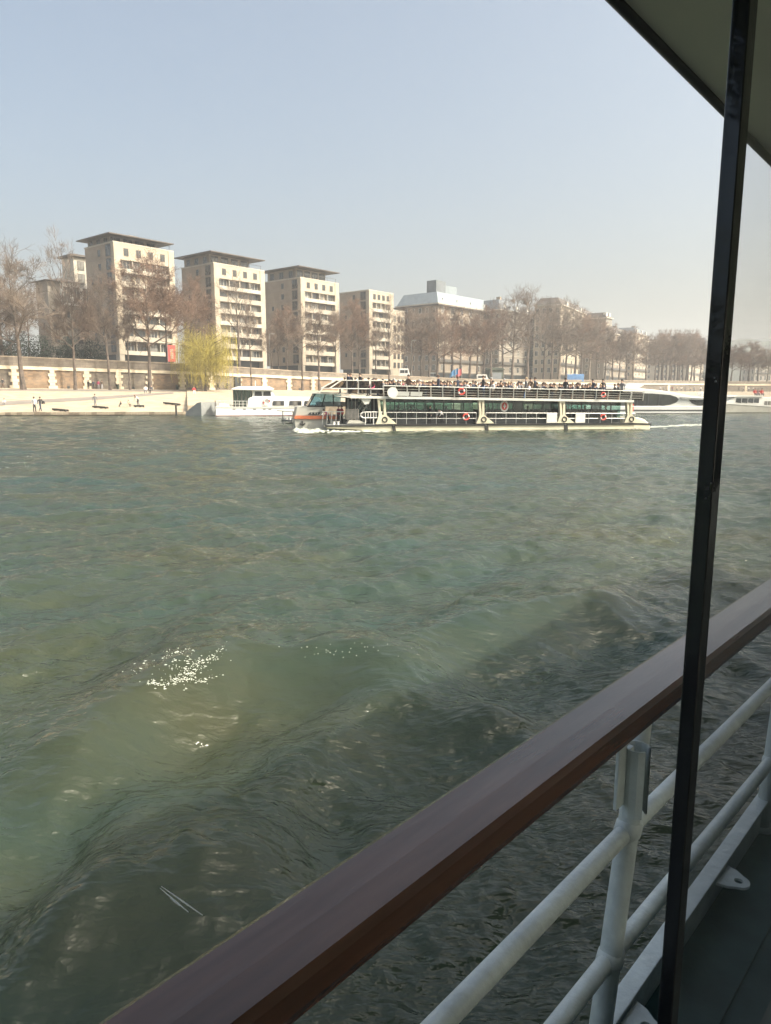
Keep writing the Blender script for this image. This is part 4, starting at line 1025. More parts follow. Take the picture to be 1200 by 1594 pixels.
# ------------------------------------------------------------------ glass tour boat
M['stripe_pale'] = mat('pale_panel', (.66, .65, .60), .5, .08, 1)
def lifering(name, parent, x, y, z, r, label=None, cat=None, group=None, rz=0):
    o = MB().torus((0, 0, 0), r*.78, r*.22, 'y', 24, 8, seg=True).build(name, [M['ring'], M['ringw']], parent, (x, y, z), rz, True)
    return o
def tour_boat():
    F = Plane(at_y(452, 671, 56.3)[:2], B=at_y(1015, 667, 61.5)[:2])
    root = empty('tour_boat', (F.A.x, F.A.y, 0), F.rot, 'long two-deck glass river tour boat full of passengers, with orange striped bow', 'tour boat')
    S, Z = F.S, F.Z; BW = 8.5
    def B(mb, name, m, par=root, **k): return mb.build(name, m, par, **k)
    dk = lambda px: Z(px, interp([(505, 662), (600, 661), (1000, 658.6)], px))        # main deck level
    ud = lambda px: Z(px, interp([(500, 616.5), (600, 617.8), (1000, 623.8)], px))    # upper deck level
    rt = lambda px: Z(px, interp([(595, 600.5), (1000, 609)], px))                    # upper rail top
    # --- side float (near) and its twin
    segs = [(508, 612), (614, 756), (760, 880), (884, 990)]
    for side in (0, 1):
        for i, (a, b) in enumerate(segs):
            z0 = -.5; za, zb = dk(a)-.10, dk(b)-.10
            if i == 0:   # raked bow: long triangular float
                pts = [(S(505), za), (S(505)+.2, za-.16), (S(560), .12), (S(600), -.35), (S(b), -.5), (S(b), zb)]
            else: pts = [(S(a), -.5), (S(b), -.5), (S(b), zb), (S(a), za)]
            y0, y1 = (0, 1.5) if side == 0 else (BW-1.5, BW)
            q = MB().prism(pts, y0, y1); B(q, 'float_hull', M['cream'], bevel=.05)
            if side == 0:
                pt2 = [(S(a+ (60 if i == 0 else 0)), -.5), (S(b), -.5), (S(b), .03), (S(a+(60 if i == 0 else 0)), .03)]
                B(MB().prism(pt2, -.012, -.003), 'waterline_band', M['algae'])
                B(MB().prism([(S(a if i else 506), za-.02), (S(b), zb-.02), (S(b), zb+.10), (S(a if i else 506), za+.10)], -.10, .4), 'rubbing_strake', M['black_rubber'])
    for px in (613, 758, 882):
        q = MB().prism([(S(px-3.4), dk(px)-.12), (S(px+2), dk(px)-.12), (S(px+5), -.4), (S(px+1), -.4)], -.06, .5); B(q, 'float_joint', M['black_rubber'])
    # rounded cream stern
    zz = dk(990)
    st = [(S(986), -.5), (S(1014), -.5), (S(1014.5), Z(1014, 663)), (S(1011), Z(1011, 657.5)), (S(1004), Z(1004, 652.5)), (S(996), Z(996, 650)), (S(986), Z(986, 650))]
    B(MB().prism(st, -.02, BW), 'stern_block', M['cream'], bevel=.12)
    B(MB().prism([(S(985), zz-.12), (S(1015), zz-.16), (S(1015), zz-.02), (S(985), zz+.02)], -.06, .02), 'rubbing_strake', M['black_rubber'])
    B(MB().box(S(560), S(992), .1, BW-.1, dk(800)-.25, dk(800)-.06), 'main_deck', M['deck_grey'])
    # --- centre hull bow (sits inboard)
    w1, w2 = 2.6, 6.0
    s_ = lambda px, py=640: F.at(px, py, w1)[0]; z_ = lambda px, py: F.at(px, py, w1)[1]
    lower = [(s_(457), z_(457, 655)), (s_(460), z_(460, 651.5)), (s_(534), z_(534, 652)), (s_(560), z_(560, 656)), (s_(560), -.5), (s_(462), -.5)]
    tp = [(a+.6*(1 if a < s_(470) else 0), b) for a, b in lower]
    B(MB().prism(lower, w1, w2), 'bow_hull', M['grey_paint'], bevel=.05)
    stripe = [(s_(457.5), z_(457.5, 651.8)), (s_(459), z_(459, 647.2)), (s_(526), z_(526, 647.6)), (s_(534), z_(534, 650.6)), (s_(532), z_(532, 652.5)), (s_(480), z_(480, 652.5))]
    B(MB().prism(stripe, w1-.12, w2+.12), 'orange_stripe', M['orange'])
    upper = [(s_(459), z_(459, 647.3)), (s_(462), z_(462, 634)), (s_(466), z_(466, 632.2)), (s_(508), z_(508, 634)), (s_(499), z_(499, 647.3))]
    B(MB().prism(upper, w1, w2), 'bow_bulwark', M['grey_paint'], bevel=.04)
    sl = [(s_(479), z_(479, 645.8)), (s_(482), z_(482, 642)), (s_(499), z_(499, 641.8)), (s_(496), z_(496, 645.8))]
    B(MB().prism(sl, w1-.03, w1-.003), 'bow_window', M['win'])
    for px in (485, 490, 494): B(MB().box(s_(px)-.04, s_(px)+.04, w1-.06, w1-.031, z_(px, 645), z_(px, 642.4)), 'window_bar', M['grey_paint'])
    an = MB().tube([(s_(470), w1-.08, z_(470, 661)), (s_(470), w1-.08, z_(470, 655))], .06, 6).tube([(s_(466), w1-.08, z_(466, 659)), (s_(470), w1-.12, z_(470, 661.5)), (s_(474.5), w1-.08, z_(474, 659))], .07, 6)
    B(an, 'anchor', M['black_rubber'])
    for a, b in ((456, 660),): B(MB().box(s_(458), s_(540), w1-.02, w1-.004, -.4, .06), 'waterline_band', M['black_rubber'])
    # wheelhouse: raked windscreen, roof, pillars
    wh = [(s_(480), z_(480, 632)), (s_(492), z_(492, 611.5)), (s_(532), z_(532, 611.5)), (s_(530), z_(530, 633))]
    B(MB().prism(wh, w1+.15, w2-.15), 'windscreen', M['boat_glass_blue'])
    B(MB().box(s_(496), s_(540), w1+.5, w2-.5, z_(500, 633), z_(500, 626)), 'console', M['stripe_pale'])
    for a, b, c, d in ((480, 632, 492, 611.5), (501, 632, 507, 611.5), (519, 632.5, 519, 611.5)):
        B(MB().tube([(s_(a, b), w1+.1, z_(a, b)), (s_(c, d), w1+.1, z_(c, d))], .05, 6), 'windscreen_pillar', M['black_rubber'])
    B(MB().box(s_(478), s_(506), w1, w2, z_(490, 633.5), z_(490, 631.6)), 'dashboard_shelf', M['black_rubber'])
    B(MB().prism([(s_(486), z_(486, 612.5)), (s_(498), z_(498, 610)), (s_(600), z_(600, 612.5)), (s_(600), z_(600, 615)), (s_(520), z_(520, 614))], w1-.6, w2+.6), 'wheelhouse_roof', M['grey_paint'])
    # dark passage front behind the foredeck
    B(MB().box(S(543), S(596), 2.2, 2.4, dk(560)-.1, ud(560)-.1), 'cabin_front', M['seat'])
    for k in range(8): B(MB().box(S(546+k*6), S(546+k*6)+.07, 2.1, 2.19, dk(560)+.1, ud(560)-.2), 'front_mullion', M['steel'])
    for k in range(3): B(MB().box(S(548+k*13), S(557+k*13), 2.05, 2.09, dk(560)+.4, ud(560)-.4), 'front_pane', M['boat_glass'])
    # foredeck gear
    B(MB().box(S(510), S(600), .05, 2.6, dk(550)-.06, dk(550)+.02), 'foredeck', M['deck_grey'])
    B(MB().box(S(539), S(559.5), .35, .43, Z(550, 653), Z(550, 637)), 'screen_panel', mat('slatted_grey_screen', (.36, .33, .29), .6, .15, 4))
    for k in range(9): B(MB().box(S(539.6+k*2.2), S(539.6+k*2.2)+.03, .31, .348, Z(550, 652.6), Z(550, 637.4)), 'screen_slat', M['seat'])
    B(MB().prism([(S(540), Z(540, 659.5)), (S(570), Z(570, 659.5)), (S(562), Z(562, 655)), (S(544), Z(544, 654))], .2, 1.2), 'sloped_hatch', M['grey_paint'])
    for px in (520, 526.5): B(MB().tube([(S(px), .25, dk(px)), (S(px), .25, dk(px)+.22), (S(px), .25, dk(px)+.28)], [.09, .09, .14], 8), 'bollard', M['white'])
    # rounded double railing px 560..600
    zt, zb = Z(570, 641.5), Z(570, 650.5); x0, x1 = S(561), S(600)
    loop = [(x0+.35, .1, zt), (x1-.02, .1, zt)]
    r = MB().tube(loop, .04, 6).tube([(x0+.35, .1, zb), (x1, .1, zb)], .04, 6)
    arc = [(x0+.35-.33*math.sin(t), .1, (zt+zb)/2+(zt-zb)/2*math.cos(t)) for t in np.linspace(0, math.pi, 8)]
    r.tube(arc, .04, 6); B(r, 'rounded_rail', M['white'])
    for k in range(8):
        x = x0+.4+(x1-x0-.5)*k/7; B(MB().tube([(x, .1, zb), (x, .1, zt)], .028, 5), 'rail_post', M['white'])
    for k in (0, 3, 7): x = x0+.4+(x1-x0-.5)*k/7; B(MB().tube([(x, .1, dk(570)), (x, .1, zb)], .035, 5), 'rail_post', M['white'])
    # small bow railing (pink red ropes) px 505..535
    for px in (503, 510, 517, 524, 531): B(MB().tube([(S(px), 1.2, dk(520)), (S(px)+.1, 1.2, Z(520, 641.5))], .03, 5), 'bow_rail_post', M['stripe_pale'])
    B(MB().tube([(S(503), 1.2, Z(520, 641.5)), (S(538), 1.2, Z(538, 641.5))], .035, 5), 'bow_rail', M['stripe_pale'])
    # stairs to upper deck px 556..588
    xa, za_, xb, zb_ = S(556), Z(556, 634), S(584), Z(584, 612)
    st_ = B(MB().tube([(xa, 1.5, dk(560)+.9), (xb, 1.5, ud(580)+.9)], .03, 5).tube([(xa, 1.5, dk(560)), (xb, 1.5, ud(580))], .05, 5), 'stair_rail', M['steel'])
    for k in range(9):
        t = (k+.5)/9; x = xa+(xb-xa)*t; z = dk(560)+(ud(580)-dk(560))*t; B(MB().box(x-.14, x+.14, 1.5, 2.2, z-.02, z+.02), 'stair_tread', M['steel'])
    # --- upper deck slab
    q = MB(); n = 12; pxs = np.linspace(545, 985, n+1)
    for i in range(n):
        a, b = pxs[i], pxs[i+1]
        q.prism([(S(a), ud(a)-.14), (S(b), ud(b)-.14), (S(b), ud(b)+.05), (S(a), ud(a)+.05)], -.15, BW+.1)
    B(q, 'upper_deck', M['stripe_pale'])
    B(MB().prism([(S(560), ud(560)-.1), (S(578), ud(578)-.1), (S(574), ud(574)-.55), (S(568), ud(568)-.62)], 0, .5), 'deck_bracket', M['stripe_pale'])
    B(MB().prism([(S(520), ud(520)+.02), (S(590), ud(590)+.02), (S(590), ud(590)-.1), (S(545), ud(545)-.1)], -.1, 6), 'deck_nose', M['stripe_pale'])
    # --- portal frames
    for px in (594, 749, 875, 980):
        w_ = 6.2 if px == 594 else 4.4; a, b = dk(px)+.05, ud(px)-.14; h = b-a; c = S(px)
        xl = (S(px+w_)-S(px-w_))/2; fr = MB(); bar = .17
        fr.prism([(c-xl, b), (c-xl+bar, b), (c-xl+bar+.12, a+.35*h), (c-xl+.12, a+.3*h)], -.02, .35)
        fr.prism([(c+xl-bar, b), (c+xl, b), (c+xl+.05, a+.35*h), (c+xl-bar+.02, a+.35*h)], -.018, .352)
        fr.prism([(c-xl+.1, a+.36*h), (c+xl+.05, a+.36*h), (c+xl+.9, a), (c-xl-.15, a), (c-xl+.02, a+.2*h)], -.016, .348)
        fr.box(c-xl, c+xl, -.021, .351, b-.12, b-.002)
        o = B(fr, 'portal_frame', M['cream'])
        MB().torus((c+.25, -.03, a+.17*h), .19, .05, 'y', 14, 6).build('frame_hole', M['black_rubber'], o)
    # --- glass side walls, near and far: separate panes with mullions
    edges = [(602, 742, 9), (757, 868, 7), (882, 975, 6)]
    for side in (0, 1):
        y = .95 if side == 0 else BW-.95
        for (a, b, k) in edges:
            for i in range(k):
                p0, p1 = a+(b-a)*i/k, a+(b-a)*(i+1)/k
                pts = [(S(p0)+.03, dk(p0)+.05), (S(p1)-.03, dk(p1)+.05), (S(p1)-.03, ud(p1)-.16), (S(p0)+.03, ud(p0)-.16)]
                B(MB().prism(pts, y-.02, y+.02), 'side_pane', M['boat_glass'] if (side or p0 < 752) else (M['boat_glass_dark'] if i % 4 == 3 else M['boat_glass']))
                B(MB().box(S(p0)-.03, S(p0)+.03, y-.04, y+.04, dk(p0)+.05, ud(p0)-.16), 'mullion', M['seat'])
            B(MB().prism([(S(a), dk(a)), (S(b), dk(b)), (S(b), dk(b)+.42), (S(a), dk(a)+.42)], y-.05, y+.05), 'low_panel', M['seat'])
            B(MB().prism([(S(a), ud(a)-.42), (S(b), ud(b)-.42), (S(b), ud(b)-.16), (S(a), ud(a)-.16)], y+.06, y+.12), 'ceiling_beam', M['seat'])
    # seat rows inside
    for k in range(30):
        px = 606+k*12.4
        if 742 < px < 757 or 868 < px < 882: continue
        c = S(px)
        for y0 in (1.4, 3.6, 5.4):
            q = MB().box(c, c+.5, y0, y0+1.5, dk(px), dk(px)+.5).box(c+.4, c+.52, y0, y0+1.5, dk(px)+.5, dk(px)+1.05)
            B(q, 'seat_row', M['seat'])
    B(MB().box(S(604), S(975), 4.1, 4.3, dk(800), dk(800)+.95), 'centre_divider', M['seat'])
    # --- walkway rail
    lr = lambda px: Z(px, interp([(602, 642), (985, 643.8)], px))
    for a, b in ((602, 742), (757, 868), (882, 990)):
        q = MB()
        for zz in (1.0, .5): q.tube([(S(a), .08, dk(a)+(lr(a)-dk(a))*zz), (S(b), .08, dk(b)+(lr(b)-dk(b))*zz)], .022 if zz < 1 else .03, 5)
        B(q, 'walkway_rail', M['steel'])
        k = int((b-a)/15.5)
        for i in range(k+1):
            px = a+(b-a)*i/k; B(MB().tube([(S(px), .08, dk(px)), (S(px), .08, lr(px))], .025, 5), 'walkway_post', M['steel'])
    for a, b in ((852, 868), (897, 912)):
        B(MB().prism([(S(a), dk(a)+.06), (S(b), dk(b)+.06), (S(b), lr(b)), (S(a), lr(a))], .02, .05), 'grey_gate_panel', M['stripe_pale'])
    # --- upper railing: leaning outward, wires, glass infill, posts
    out = -.32
    pxs = list(np.linspace(596, 998, 23))
    for px in pxs:
        zb0, zt0 = ud(px)+.02, rt(px); B(MB().tube([(S(px)+.06, -.12, zb0), (S(px)-.05, -.12+out, zt0)], .035, 5), 'railing_post', M['stripe_pale'])
    for fr_, rr in ((1.0, .035), (.72, .009), (.48, .009), (.25, .009)):
        q = MB().tube([(S(px), -.12+out*fr_, ud(px)+(rt(px)-ud(px))*fr_) for px in pxs], rr, 5); B(q, 'railing_wire' if fr_ < 1 else 'top_rail', M['stripe_pale'])
    for i in range(len(pxs)-1):
        a, b = pxs[i]+1, pxs[i+1]-1
        q = MB().face([(S(a), -.10, ud(a)+.06), (S(b), -.10, ud(b)+.06), (S(b), -.10+out*.9, rt(b)-.08), (S(a), -.10+out*.9, rt(a)-.08)]) or None
    def infill(a, b, m, name, z0=.06, z1=-.08, off=.0):
        q = MB(); q.prism([(S(a), ud(a)+z0), (S(b), ud(b)+z0), (S(b), rt(b)+z1), (S(a), rt(a)+z1)], -.11-off, -.08-off, taper=None)
        o = B(q, name, m); k = out*.9
        for v in o.data.vertices:
            t = (v.co.z-ud(600))/(rt(600)-ud(600)); v.co.y += k*max(0, min(1, t))
        return o
    for i in range(len(pxs)-1): infill(pxs[i]+1, pxs[i+1]-1, M['mesh_panel'], 'infill_panel')
    infill(617, 636, M['white'], 'white_panel', .10, -.42, .06); infill(638, 656, M['white'], 'white_panel', .10, -.42, .06)
    B(MB().prism([(.42*math.cos(a*.3927), .42*math.sin(a*.3927)) for a in range(16)], -.03, .03), 'round_sign', M['stripe_pale'], loc=(S(609.5), -.42, Z(609.5, 611)))
    # far railing
    for px in pxs[::2]: B(MB().tube([(S(px), BW, ud(px)), (S(px), BW+.3, rt(px))], .03, 5), 'railing_post', M['stripe_pale'])
    B(MB().tube([(S(pxs[0]), BW+.3, rt(pxs[0])), (S(pxs[-1]), BW+.3, rt(pxs[-1]))], .035, 5), 'top_rail', M['stripe_pale'])
    # stern end rails
    for px, y in ((998, 2), (998, 4), (998, 6)): B(MB().tube([(S(px), y, ud(px)), (S(px)+.2, y, rt(px))], .03, 5), 'railing_post', M['stripe_pale'])
    B(MB().tube([(S(998), -.3, rt(998)), (S(998)+.2, 2, rt(998)), (S(998)+.2, BW, rt(998))], .035, 5), 'top_rail', M['stripe_pale'])
    # front glass screens and canopy frames px 500..600
    fz = lambda px, py: F.at(px, py, .6)[1]; fs = lambda px: F.at(px, 605, .6)[0]
    for a, b in ((540, 557), (558, 576), (577, 596)):
        B(MB().prism([(fs(a)+.04, fz(a, 612)), (fs(b)-.04, fz(b, 613)), (fs(b)-.04, fz(b, 592)), (fs(a)+.04, fz(a, 592))], .6, .64), 'front_screen', M['mesh_panel'])
        B(MB().tube([(fs(a), .6, fz(a, 613)), (fs(a), .6, fz(a, 591.5))], .035, 5), 'screen_post', M['steel'])
    B(MB().tube([(fs(522), .6, fz(522, 592)), (fs(597), .6, fz(597, 592.5))], .035, 5), 'screen_rail', M['steel'])
    B(MB().tube([(fs(500), .6, fz(500, 604.5)), (fs(597), .6, fz(597, 605.5))], .04, 5), 'screen_rail', M['steel'])
    for a, y0, b, y1 in ((500, 604.5, 524, 591.5), (513, 604.5, 532, 591.5), (497, 611, 503, 603)):
        B(MB().tube([(fs(a), .6, fz(a, y0)), (fs(b), .6, fz(b, y1))], .05, 5), 'canopy_strut', M['stripe_pale'])
    B(MB().prism([(fs(502), fz(502, 604.5)), (fs(541), fz(541, 605)), (fs(541), fz(541, 592)), (fs(524), fz(524, 591.5))], 1.2, 1.24), 'raked_screen', M['mesh_panel'])
    B(MB().prism([(S(519), Z(519, 593)), (S(533), Z(533, 592)), (S(533), Z(533, 590.6)), (S(519), Z(519, 591.4))], 1.4, 3.6), 'white_canopy', M['white'])
    B(MB().prism([(S(556), Z(556, 592)), (S(562), Z(562, 589.5)), (S(586), Z(586, 589.5)), (S(592), Z(592, 592))], 4.2, 6.6), 'white_canopy', M['white'])
    # --- life rings: things hung on the boat
    ax = lambda px, py, y, r, lb: tag(lifering('life_ring', None, *(F_world(F, S(px), y, Z(px, py))), r*.75, rz=F.rot), lb, 'life ring', 'red life rings on the tour boat')
    ax(715.5, 609.5, -.45, .40, 'red life ring on the upper railing of the tour boat')
    ax(725.5, 649, -.03, .40, 'red life ring on the lower walkway rail near the boat middle')
    ax(939.5, 649.5, -.03, .38, 'red life ring on the lower walkway rail near the stern')
    ax(934.5, 614.5, -.45, .30, 'small faded red life ring on the upper railing toward the stern')
    r1 = empty('round_emblem', F_world(F, S(790.5), .86, Z(790.5, 632.5)), F.rot, 'round white and red emblem on the middle window of the boat', 'sign')
    MB().prism([(.36*math.cos(a*.3142), .46*math.sin(a*.3142)) for a in range(20)], -.02, .02).build('disc', M['ringw'], r1)
    MB().prism([(.24*math.cos(a*.3142), .32*math.sin(a*.3142)) for a in range(20)], -.035, -.022).build('red_centre', M['ring'], r1)
    MB().box(-.05, .05, -.045, -.037, -.2, .2).build('white_mark', M['ringw'], r1); MB().box(-.14, .14, -.046, -.038, -.04, .04).build('white_mark', M['ringw'], r1)
    r1 = empty('fire_box', F_world(F, S(985), .2, Z(985, 640)), F.rot, 'small red equipment box by the stern portal frame', 'box')
    MB().box(-.16, .16, -.1, .1, 0, .6).build('box_body', M['ring'], r1, bevel=.02); MB().box(-.12, .12, -.12, -.102, .35, .45).build('box_label', M['ringw'], r1)
    # table top inside with white papers
    r1 = empty('white_awning', F_world(F, S(646), 1.6, Z(646, 633)), F.rot, 'curved white lamp shade glimpsed inside the boat saloon', 'lamp')
    MB().tube([(-.35, 0, .0), (-.1, 0, .12), (.2, 0, .05), (.5, 0, -.35)], [.06, .09, .08, .03], 6).build('lamp_shade', M['white'], r1)
    MB().tube([(.5, 0, -.35), (.5, 0, -.9)], .02, 5).build('lamp_stem', M['steel'], r1)
    return F, S, Z, ud, dk
def F_world(F, s, y, z):
    P = F.A+F.u*s+F.w*y; return (P.x, P.y, z+F.base)
F, S, Z, ud, dk = tour_boat()
# benches on the upper deck
rb = random.Random(21)
def bench(px, y):
    b = put('bench', BEN[0], TB, (S(px), y, ud(px)+.05)); put('backrest', BEN[1], b)
TB = bpy.data.objects['tour_boat']
BEN = (MB().box(-.22, .22, 0, 1.6, .42, .47).box(-.2, .2, .05, .1, 0, .42).box(-.2, .2, 1.5, 1.55, 0, .42).mesh('bench', M['c_brown']), MB().box(.2, .25, 0, 1.6, .5, .9).mesh('backrest', M['c_brown']))
ORD_ = 'first second third fourth fifth sixth seventh eighth ninth tenth eleventh twelfth thirteenth fourteenth fifteenth sixteenth seventeenth eighteenth nineteenth twentieth twenty-first twenty-second twenty-third'.split()
HN = ['dark haired', 'dark haired', 'brown haired', 'fair haired', 'grey haired']
CN = dict(black='black', navy='navy', grey='grey', brown='brown', beige='beige', blue='blue', white='white', maroon='maroon')
# crowd: rows of seated passengers facing the bow, some standing
GL = {'black': 'dark clothed passenger on the upper deck of the tour boat', 'navy': 'dark blue clothed passenger on the upper deck of the tour boat', 'grey': 'grey clothed passenger on the upper deck of the tour boat',
      'brown': 'brown clothed passenger on the upper deck of the tour boat', 'beige': 'beige clothed passenger on the upper deck of the tour boat', 'blue': 'bright blue clothed passenger on the upper deck of the tour boat', 'white': 'white clothed passenger on the upper deck of the tour boat', 'maroon': 'maroon clothed passenger on the upper deck of the tour boat'}
for k in range(27):
    px = 602+k*14.0
    for y in (.7, 2.6, 4.6, 6.4):
        if y in (.7, 4.6): bench(px, y-.1)
        for dy in (.0, .62):
            if rb.random() < .18: continue
            c = rb.choices(['black', 'navy', 'grey', 'brown', 'beige', 'blue', 'white', 'maroon'], [34, 16, 14, 12, 7, 3, 5, 6])[0]
            st = rb.random() < .05
            p = F_world(F, S(px)+rb.uniform(-.12, .12), y+dy+rb.uniform(-.08, .08), ud(px)+.03)
            hr = rb.choice([0, 0, 1, 1, 2, 2, 3, 4]); bay = min(max(int((px-596)/18.27), 0), 21)
            row = {.7: 'nearest', 2.6: 'second', 4.6: 'third', 6.4: 'farthest'}[y]
            lb = '%s %spassenger in %s, %s row, %s seat, above %s railing bay from bow' % (HN[hr].replace(' haired', '-haired'), 'standing ' if st else '', CN[c], row, 'outer' if dy else 'near', ORD[bay])
            person(p, F.rot+R(-90)+rb.uniform(-.5, .5), 'stand' if st else 'sit', c, rb.choice(['black', 'navy', 'blue', 'grey']), lb, 'passengers on the upper deck', hr, rb.uniform(.94, 1.06))
for px, y, c, st, lb in ((583, .9, 'pink', 0, 'passenger in bright pink coat at the front of the upper deck'), (640, 1.2, 'brown', 1, 'tall standing passenger behind the second railing bay'),
        (954, 2.0, 'black', 1, 'standing passenger in black near the stern of the upper deck'), (946, 3.0, 'navy', 1, 'standing passenger in dark blue near the stern of the upper deck'), (842, 2.5, 'brown', 1, 'standing passenger in brown over the middle saloon windows'),
        (989, 2.5, 'grey', 1, 'standing passenger in grey at the last railing post')):
    person(F_world(F, S(px), y, ud(px)+.03), F.rot+R(-60), 'stand' if st else 'sit', c, 'black', lb, None, 1, 1.02)
for i, px in enumerate((541, 547.5, 553, 558, 566.5, 573, 579, 590, 595)):
    c = ['grey', 'navy', 'black', 'navy', 'black', 'grey', 'white', 'black', 'brown'][i]
    person(F_world(F, S(px), 1.6+(i % 3)*.7, Z(px, 613.5)), F.rot+R(-90+20*(i % 3)), 'stand' if i in (1, 2, 4) else 'sit', c, 'navy', GL[c].replace('passenger on the upper deck of the tour boat', 'passenger behind front glass screens, %s from bow' % ORD[i]), 'passengers behind the front screens', i % 3, .98)
for px, y, c, po, lb in ((530, 1.6, 'maroon', 'stand', 'crew person in dark red on the foredeck, left of the pair'), (535.5, 1.9, 'red', 'stand', 'crew person in brighter red on the foredeck, right of the pair'), (514, 2.3, 'pink', 'bend', 'crew person in pink leaning at the bow rail'),
        (691, .55, 'white', 'bend', 'person in white leaning on the walkway beside the saloon windows'), (672, .6, 'black', 'stand', 'person in black on the walkway beside the saloon windows')):
    person(F_world(F, S(px), y, dk(px)+.02), F.rot+R(-60), po, c, 'black', lb, None, 1, .85)
for i, px in enumerate((627, 650, 678, 704, 770, 800, 835, 900, 935, 960)):
    person(F_world(F, S(px), 1.9+(i % 3)*.5, dk(px)+.1), F.rot+R(-90), 'sit', ['black', 'navy', 'grey'][i % 3], 'black', '%s clothed passenger seated inside the glass saloon, %s from the bow' % (['black', 'dark blue', 'grey'][i % 3], ORD[i]), 'passengers in the saloon', i % 4, 1.0)

# ------------------------------------------------------------------ white motorboat moored at left
def motorboat():
    F = Plane(at_y(336, 648, 95)[:2], ang=R(14)); S, Z = F.S, F.Z
    root = empty('white_motorboat', (F.A.x, F.A.y, 0), F.rot, 'white moored motorboat with flat topped wheelhouse and long cabin', 'motorboat')
    def B(mb, name, m, par=root, **k): return mb.build(name, m, par, **k)
    BW = 3.8; L = S(500)
    top = lambda px: Z(px, interp([(312, 634), (500, 635.5)], px))
    B(MB().prism([(0, -.4), (L, -.4), (L+.5, top(500)), (0, top(336))], 0, BW), 'hull', M['white'], bevel=.06)
    B(MB().box(-.02, L, -.03, -.003, -.3, Z(400, 646.3)), 'waterline_band', mat('dark_red_antifouling', (.16, .05, .05), .6, .2, 2))
    B(MB().prism([(-.05, top(336)-.02), (L+.5, top(500)-.02), (L+.5, top(500)+.10), (-.05, top(336)+.10)], -.06, BW+.06), 'gunwale', M['stripe_pale'])
    for px in (364, 380, 396, 411, 420): B(MB().box(S(px)-.2, S(px)+.2, -.02, -.003, Z(px, 637.6), Z(px, 636.4)), 'porthole', M['win'])
    # cabin
    d0 = top(400)+.1; ct = lambda px: Z(px, interp([(385, 617), (500, 618.5)], px)); y0 = .5
    B(MB().prism([(S(385), d0), (S(387), Z(387, 620)), (S(396), ct(396)), (S(498), ct(498)), (S(506), d0)], y0, BW-.5), 'cabin', M['white'], bevel=.08)
    for a, b in ((424, 443), (450, 470), (473.5, 480.5)):
        f = B(MB().prism([(S(a), Z(a, 631.5)), (S(b), Z(b, 631.8)), (S(b), Z(b, 624)), (S(a+2), Z(a, 624))], y0-.06, y0-.003), 'window', M['frame_dark'])
        n = 3 if b-a > 10 else 1
        for k in range(n):
            p0 = a+(b-a)*(k+.12)/n+.4; p1 = a+(b-a)*(k+.88)/n; MB().prism([(S(p0), Z(p0, 630.6)), (S(p1), Z(p1, 630.9)), (S(p1), Z(p1, 625)), (S(p0), Z(p0, 625))], y0-.09, y0-.063).build('pane', M['win_pale'] if k == 1 else M['win'], f)
    # wheelhouse
    B(MB().prism([(S(364), Z(364, 634)), (S(364), Z(364, 607)), (S(394), Z(394, 607)), (S(394), Z(394, 634))], .9, 1.0), 'wheelhouse_screen', M['boat_glass_dark'])
    for px in (364, 370.5, 377, 384, 391): B(MB().box(S(px)-.05, S(px)+.05, .82, .88, d0, Z(px, 607)), 'wheelhouse_post', M['frame_dark'])
    B(MB().prism([(S(393), Z(393, 618)), (S(396), Z(396, 607)), (S(424), Z(424, 608)), (S(430), Z(430, 618))], .7, BW-.7), 'wheelhouse', M['white'])
    for a, b in ((397, 409), (410.5, 423)): B(MB().prism([(S(a), Z(a, 616.3)), (S(b), Z(b, 616.6)), (S(b-1), Z(b, 609.4)), (S(a+1), Z(a, 609.4))], .64, .697), 'wheelhouse_window', M['win'])
    B(MB().prism([(S(361), Z(361, 606.8)), (S(424), Z(424, 608)), (S(428), Z(428, 605.5)), (S(420), Z(420, 601.2)), (S(372), Z(372, 601.5)), (S(363), Z(363, 604.5))], .2, BW-.2), 'wheelhouse_roof', M['white'], bevel=.05)
    # aft deck rail with canvas
    for k, px in enumerate(np.linspace(338, 384, 9)): B(MB().tube([(S(px), .1, d0), (S(px), .1, Z(px, 624))], .03, 5), 'rail_post', M['stripe_pale'])
    B(MB().tube([(S(338), .1, Z(338, 624)), (S(386), .1, Z(386, 624.5))], .035, 5), 'rail', M['stripe_pale']); B(MB().tube([(S(338), .1, Z(338, 629)), (S(386), .1, Z(386, 629))], .025, 5), 'rail', M['stripe_pale'])
    for k in range(5): B(MB().box(-.02, .03, BW*(k)/5+.05, BW*(k+1)/5-.05, d0, Z(336, 623.5)), 'stern_canvas', M['c_brown'])
    o = MB().torus((0, 0, 0), .40, .10, 'y', 20, 8, seg=True).build('life_ring', [M['ringw'], M['ring']], None, F_world(F, S(415.5), y0-.15, Z(415.5, 621.5+4)), F.rot, True)
    tag(o, 'white life ring on the cabin side of the white motorboat', 'life ring')
    B(MB().prism([(S(340), d0), (S(362), d0), (S(360), d0+.5), (S(342), d0+.5)], 1.2, 2.6), 'deck_box', M['stripe_pale'])
    B(MB().tube([(S(400), 2, Z(400, 602)), (S(400), 2, Z(400, 592))], .04, 5), 'mast', M['white'])
    # name board, illegible dark lettering on transom
    B(MB().box(-.03, -.004, BW*.3, BW*.75, Z(336, 640), Z(336, 638.6)), 'name_board', M['deck_grey'])
    # landing stage behind the tour boat bow
    G = Plane(at_y(438, 656, 74)[:2], B=at_y(470, 656, 73)[:2]); r = empty('landing_stage', (G.A.x, G.A.y, 0), G.rot, 'small dark landing stage with lanterns just ahead of the tour boat bow', 'landing stage')
    MB().box(0, G.S(470), 0, 2.5, G.Z(450, 656.5), G.Z(450, 654)).build('platform', M['seat'], r)
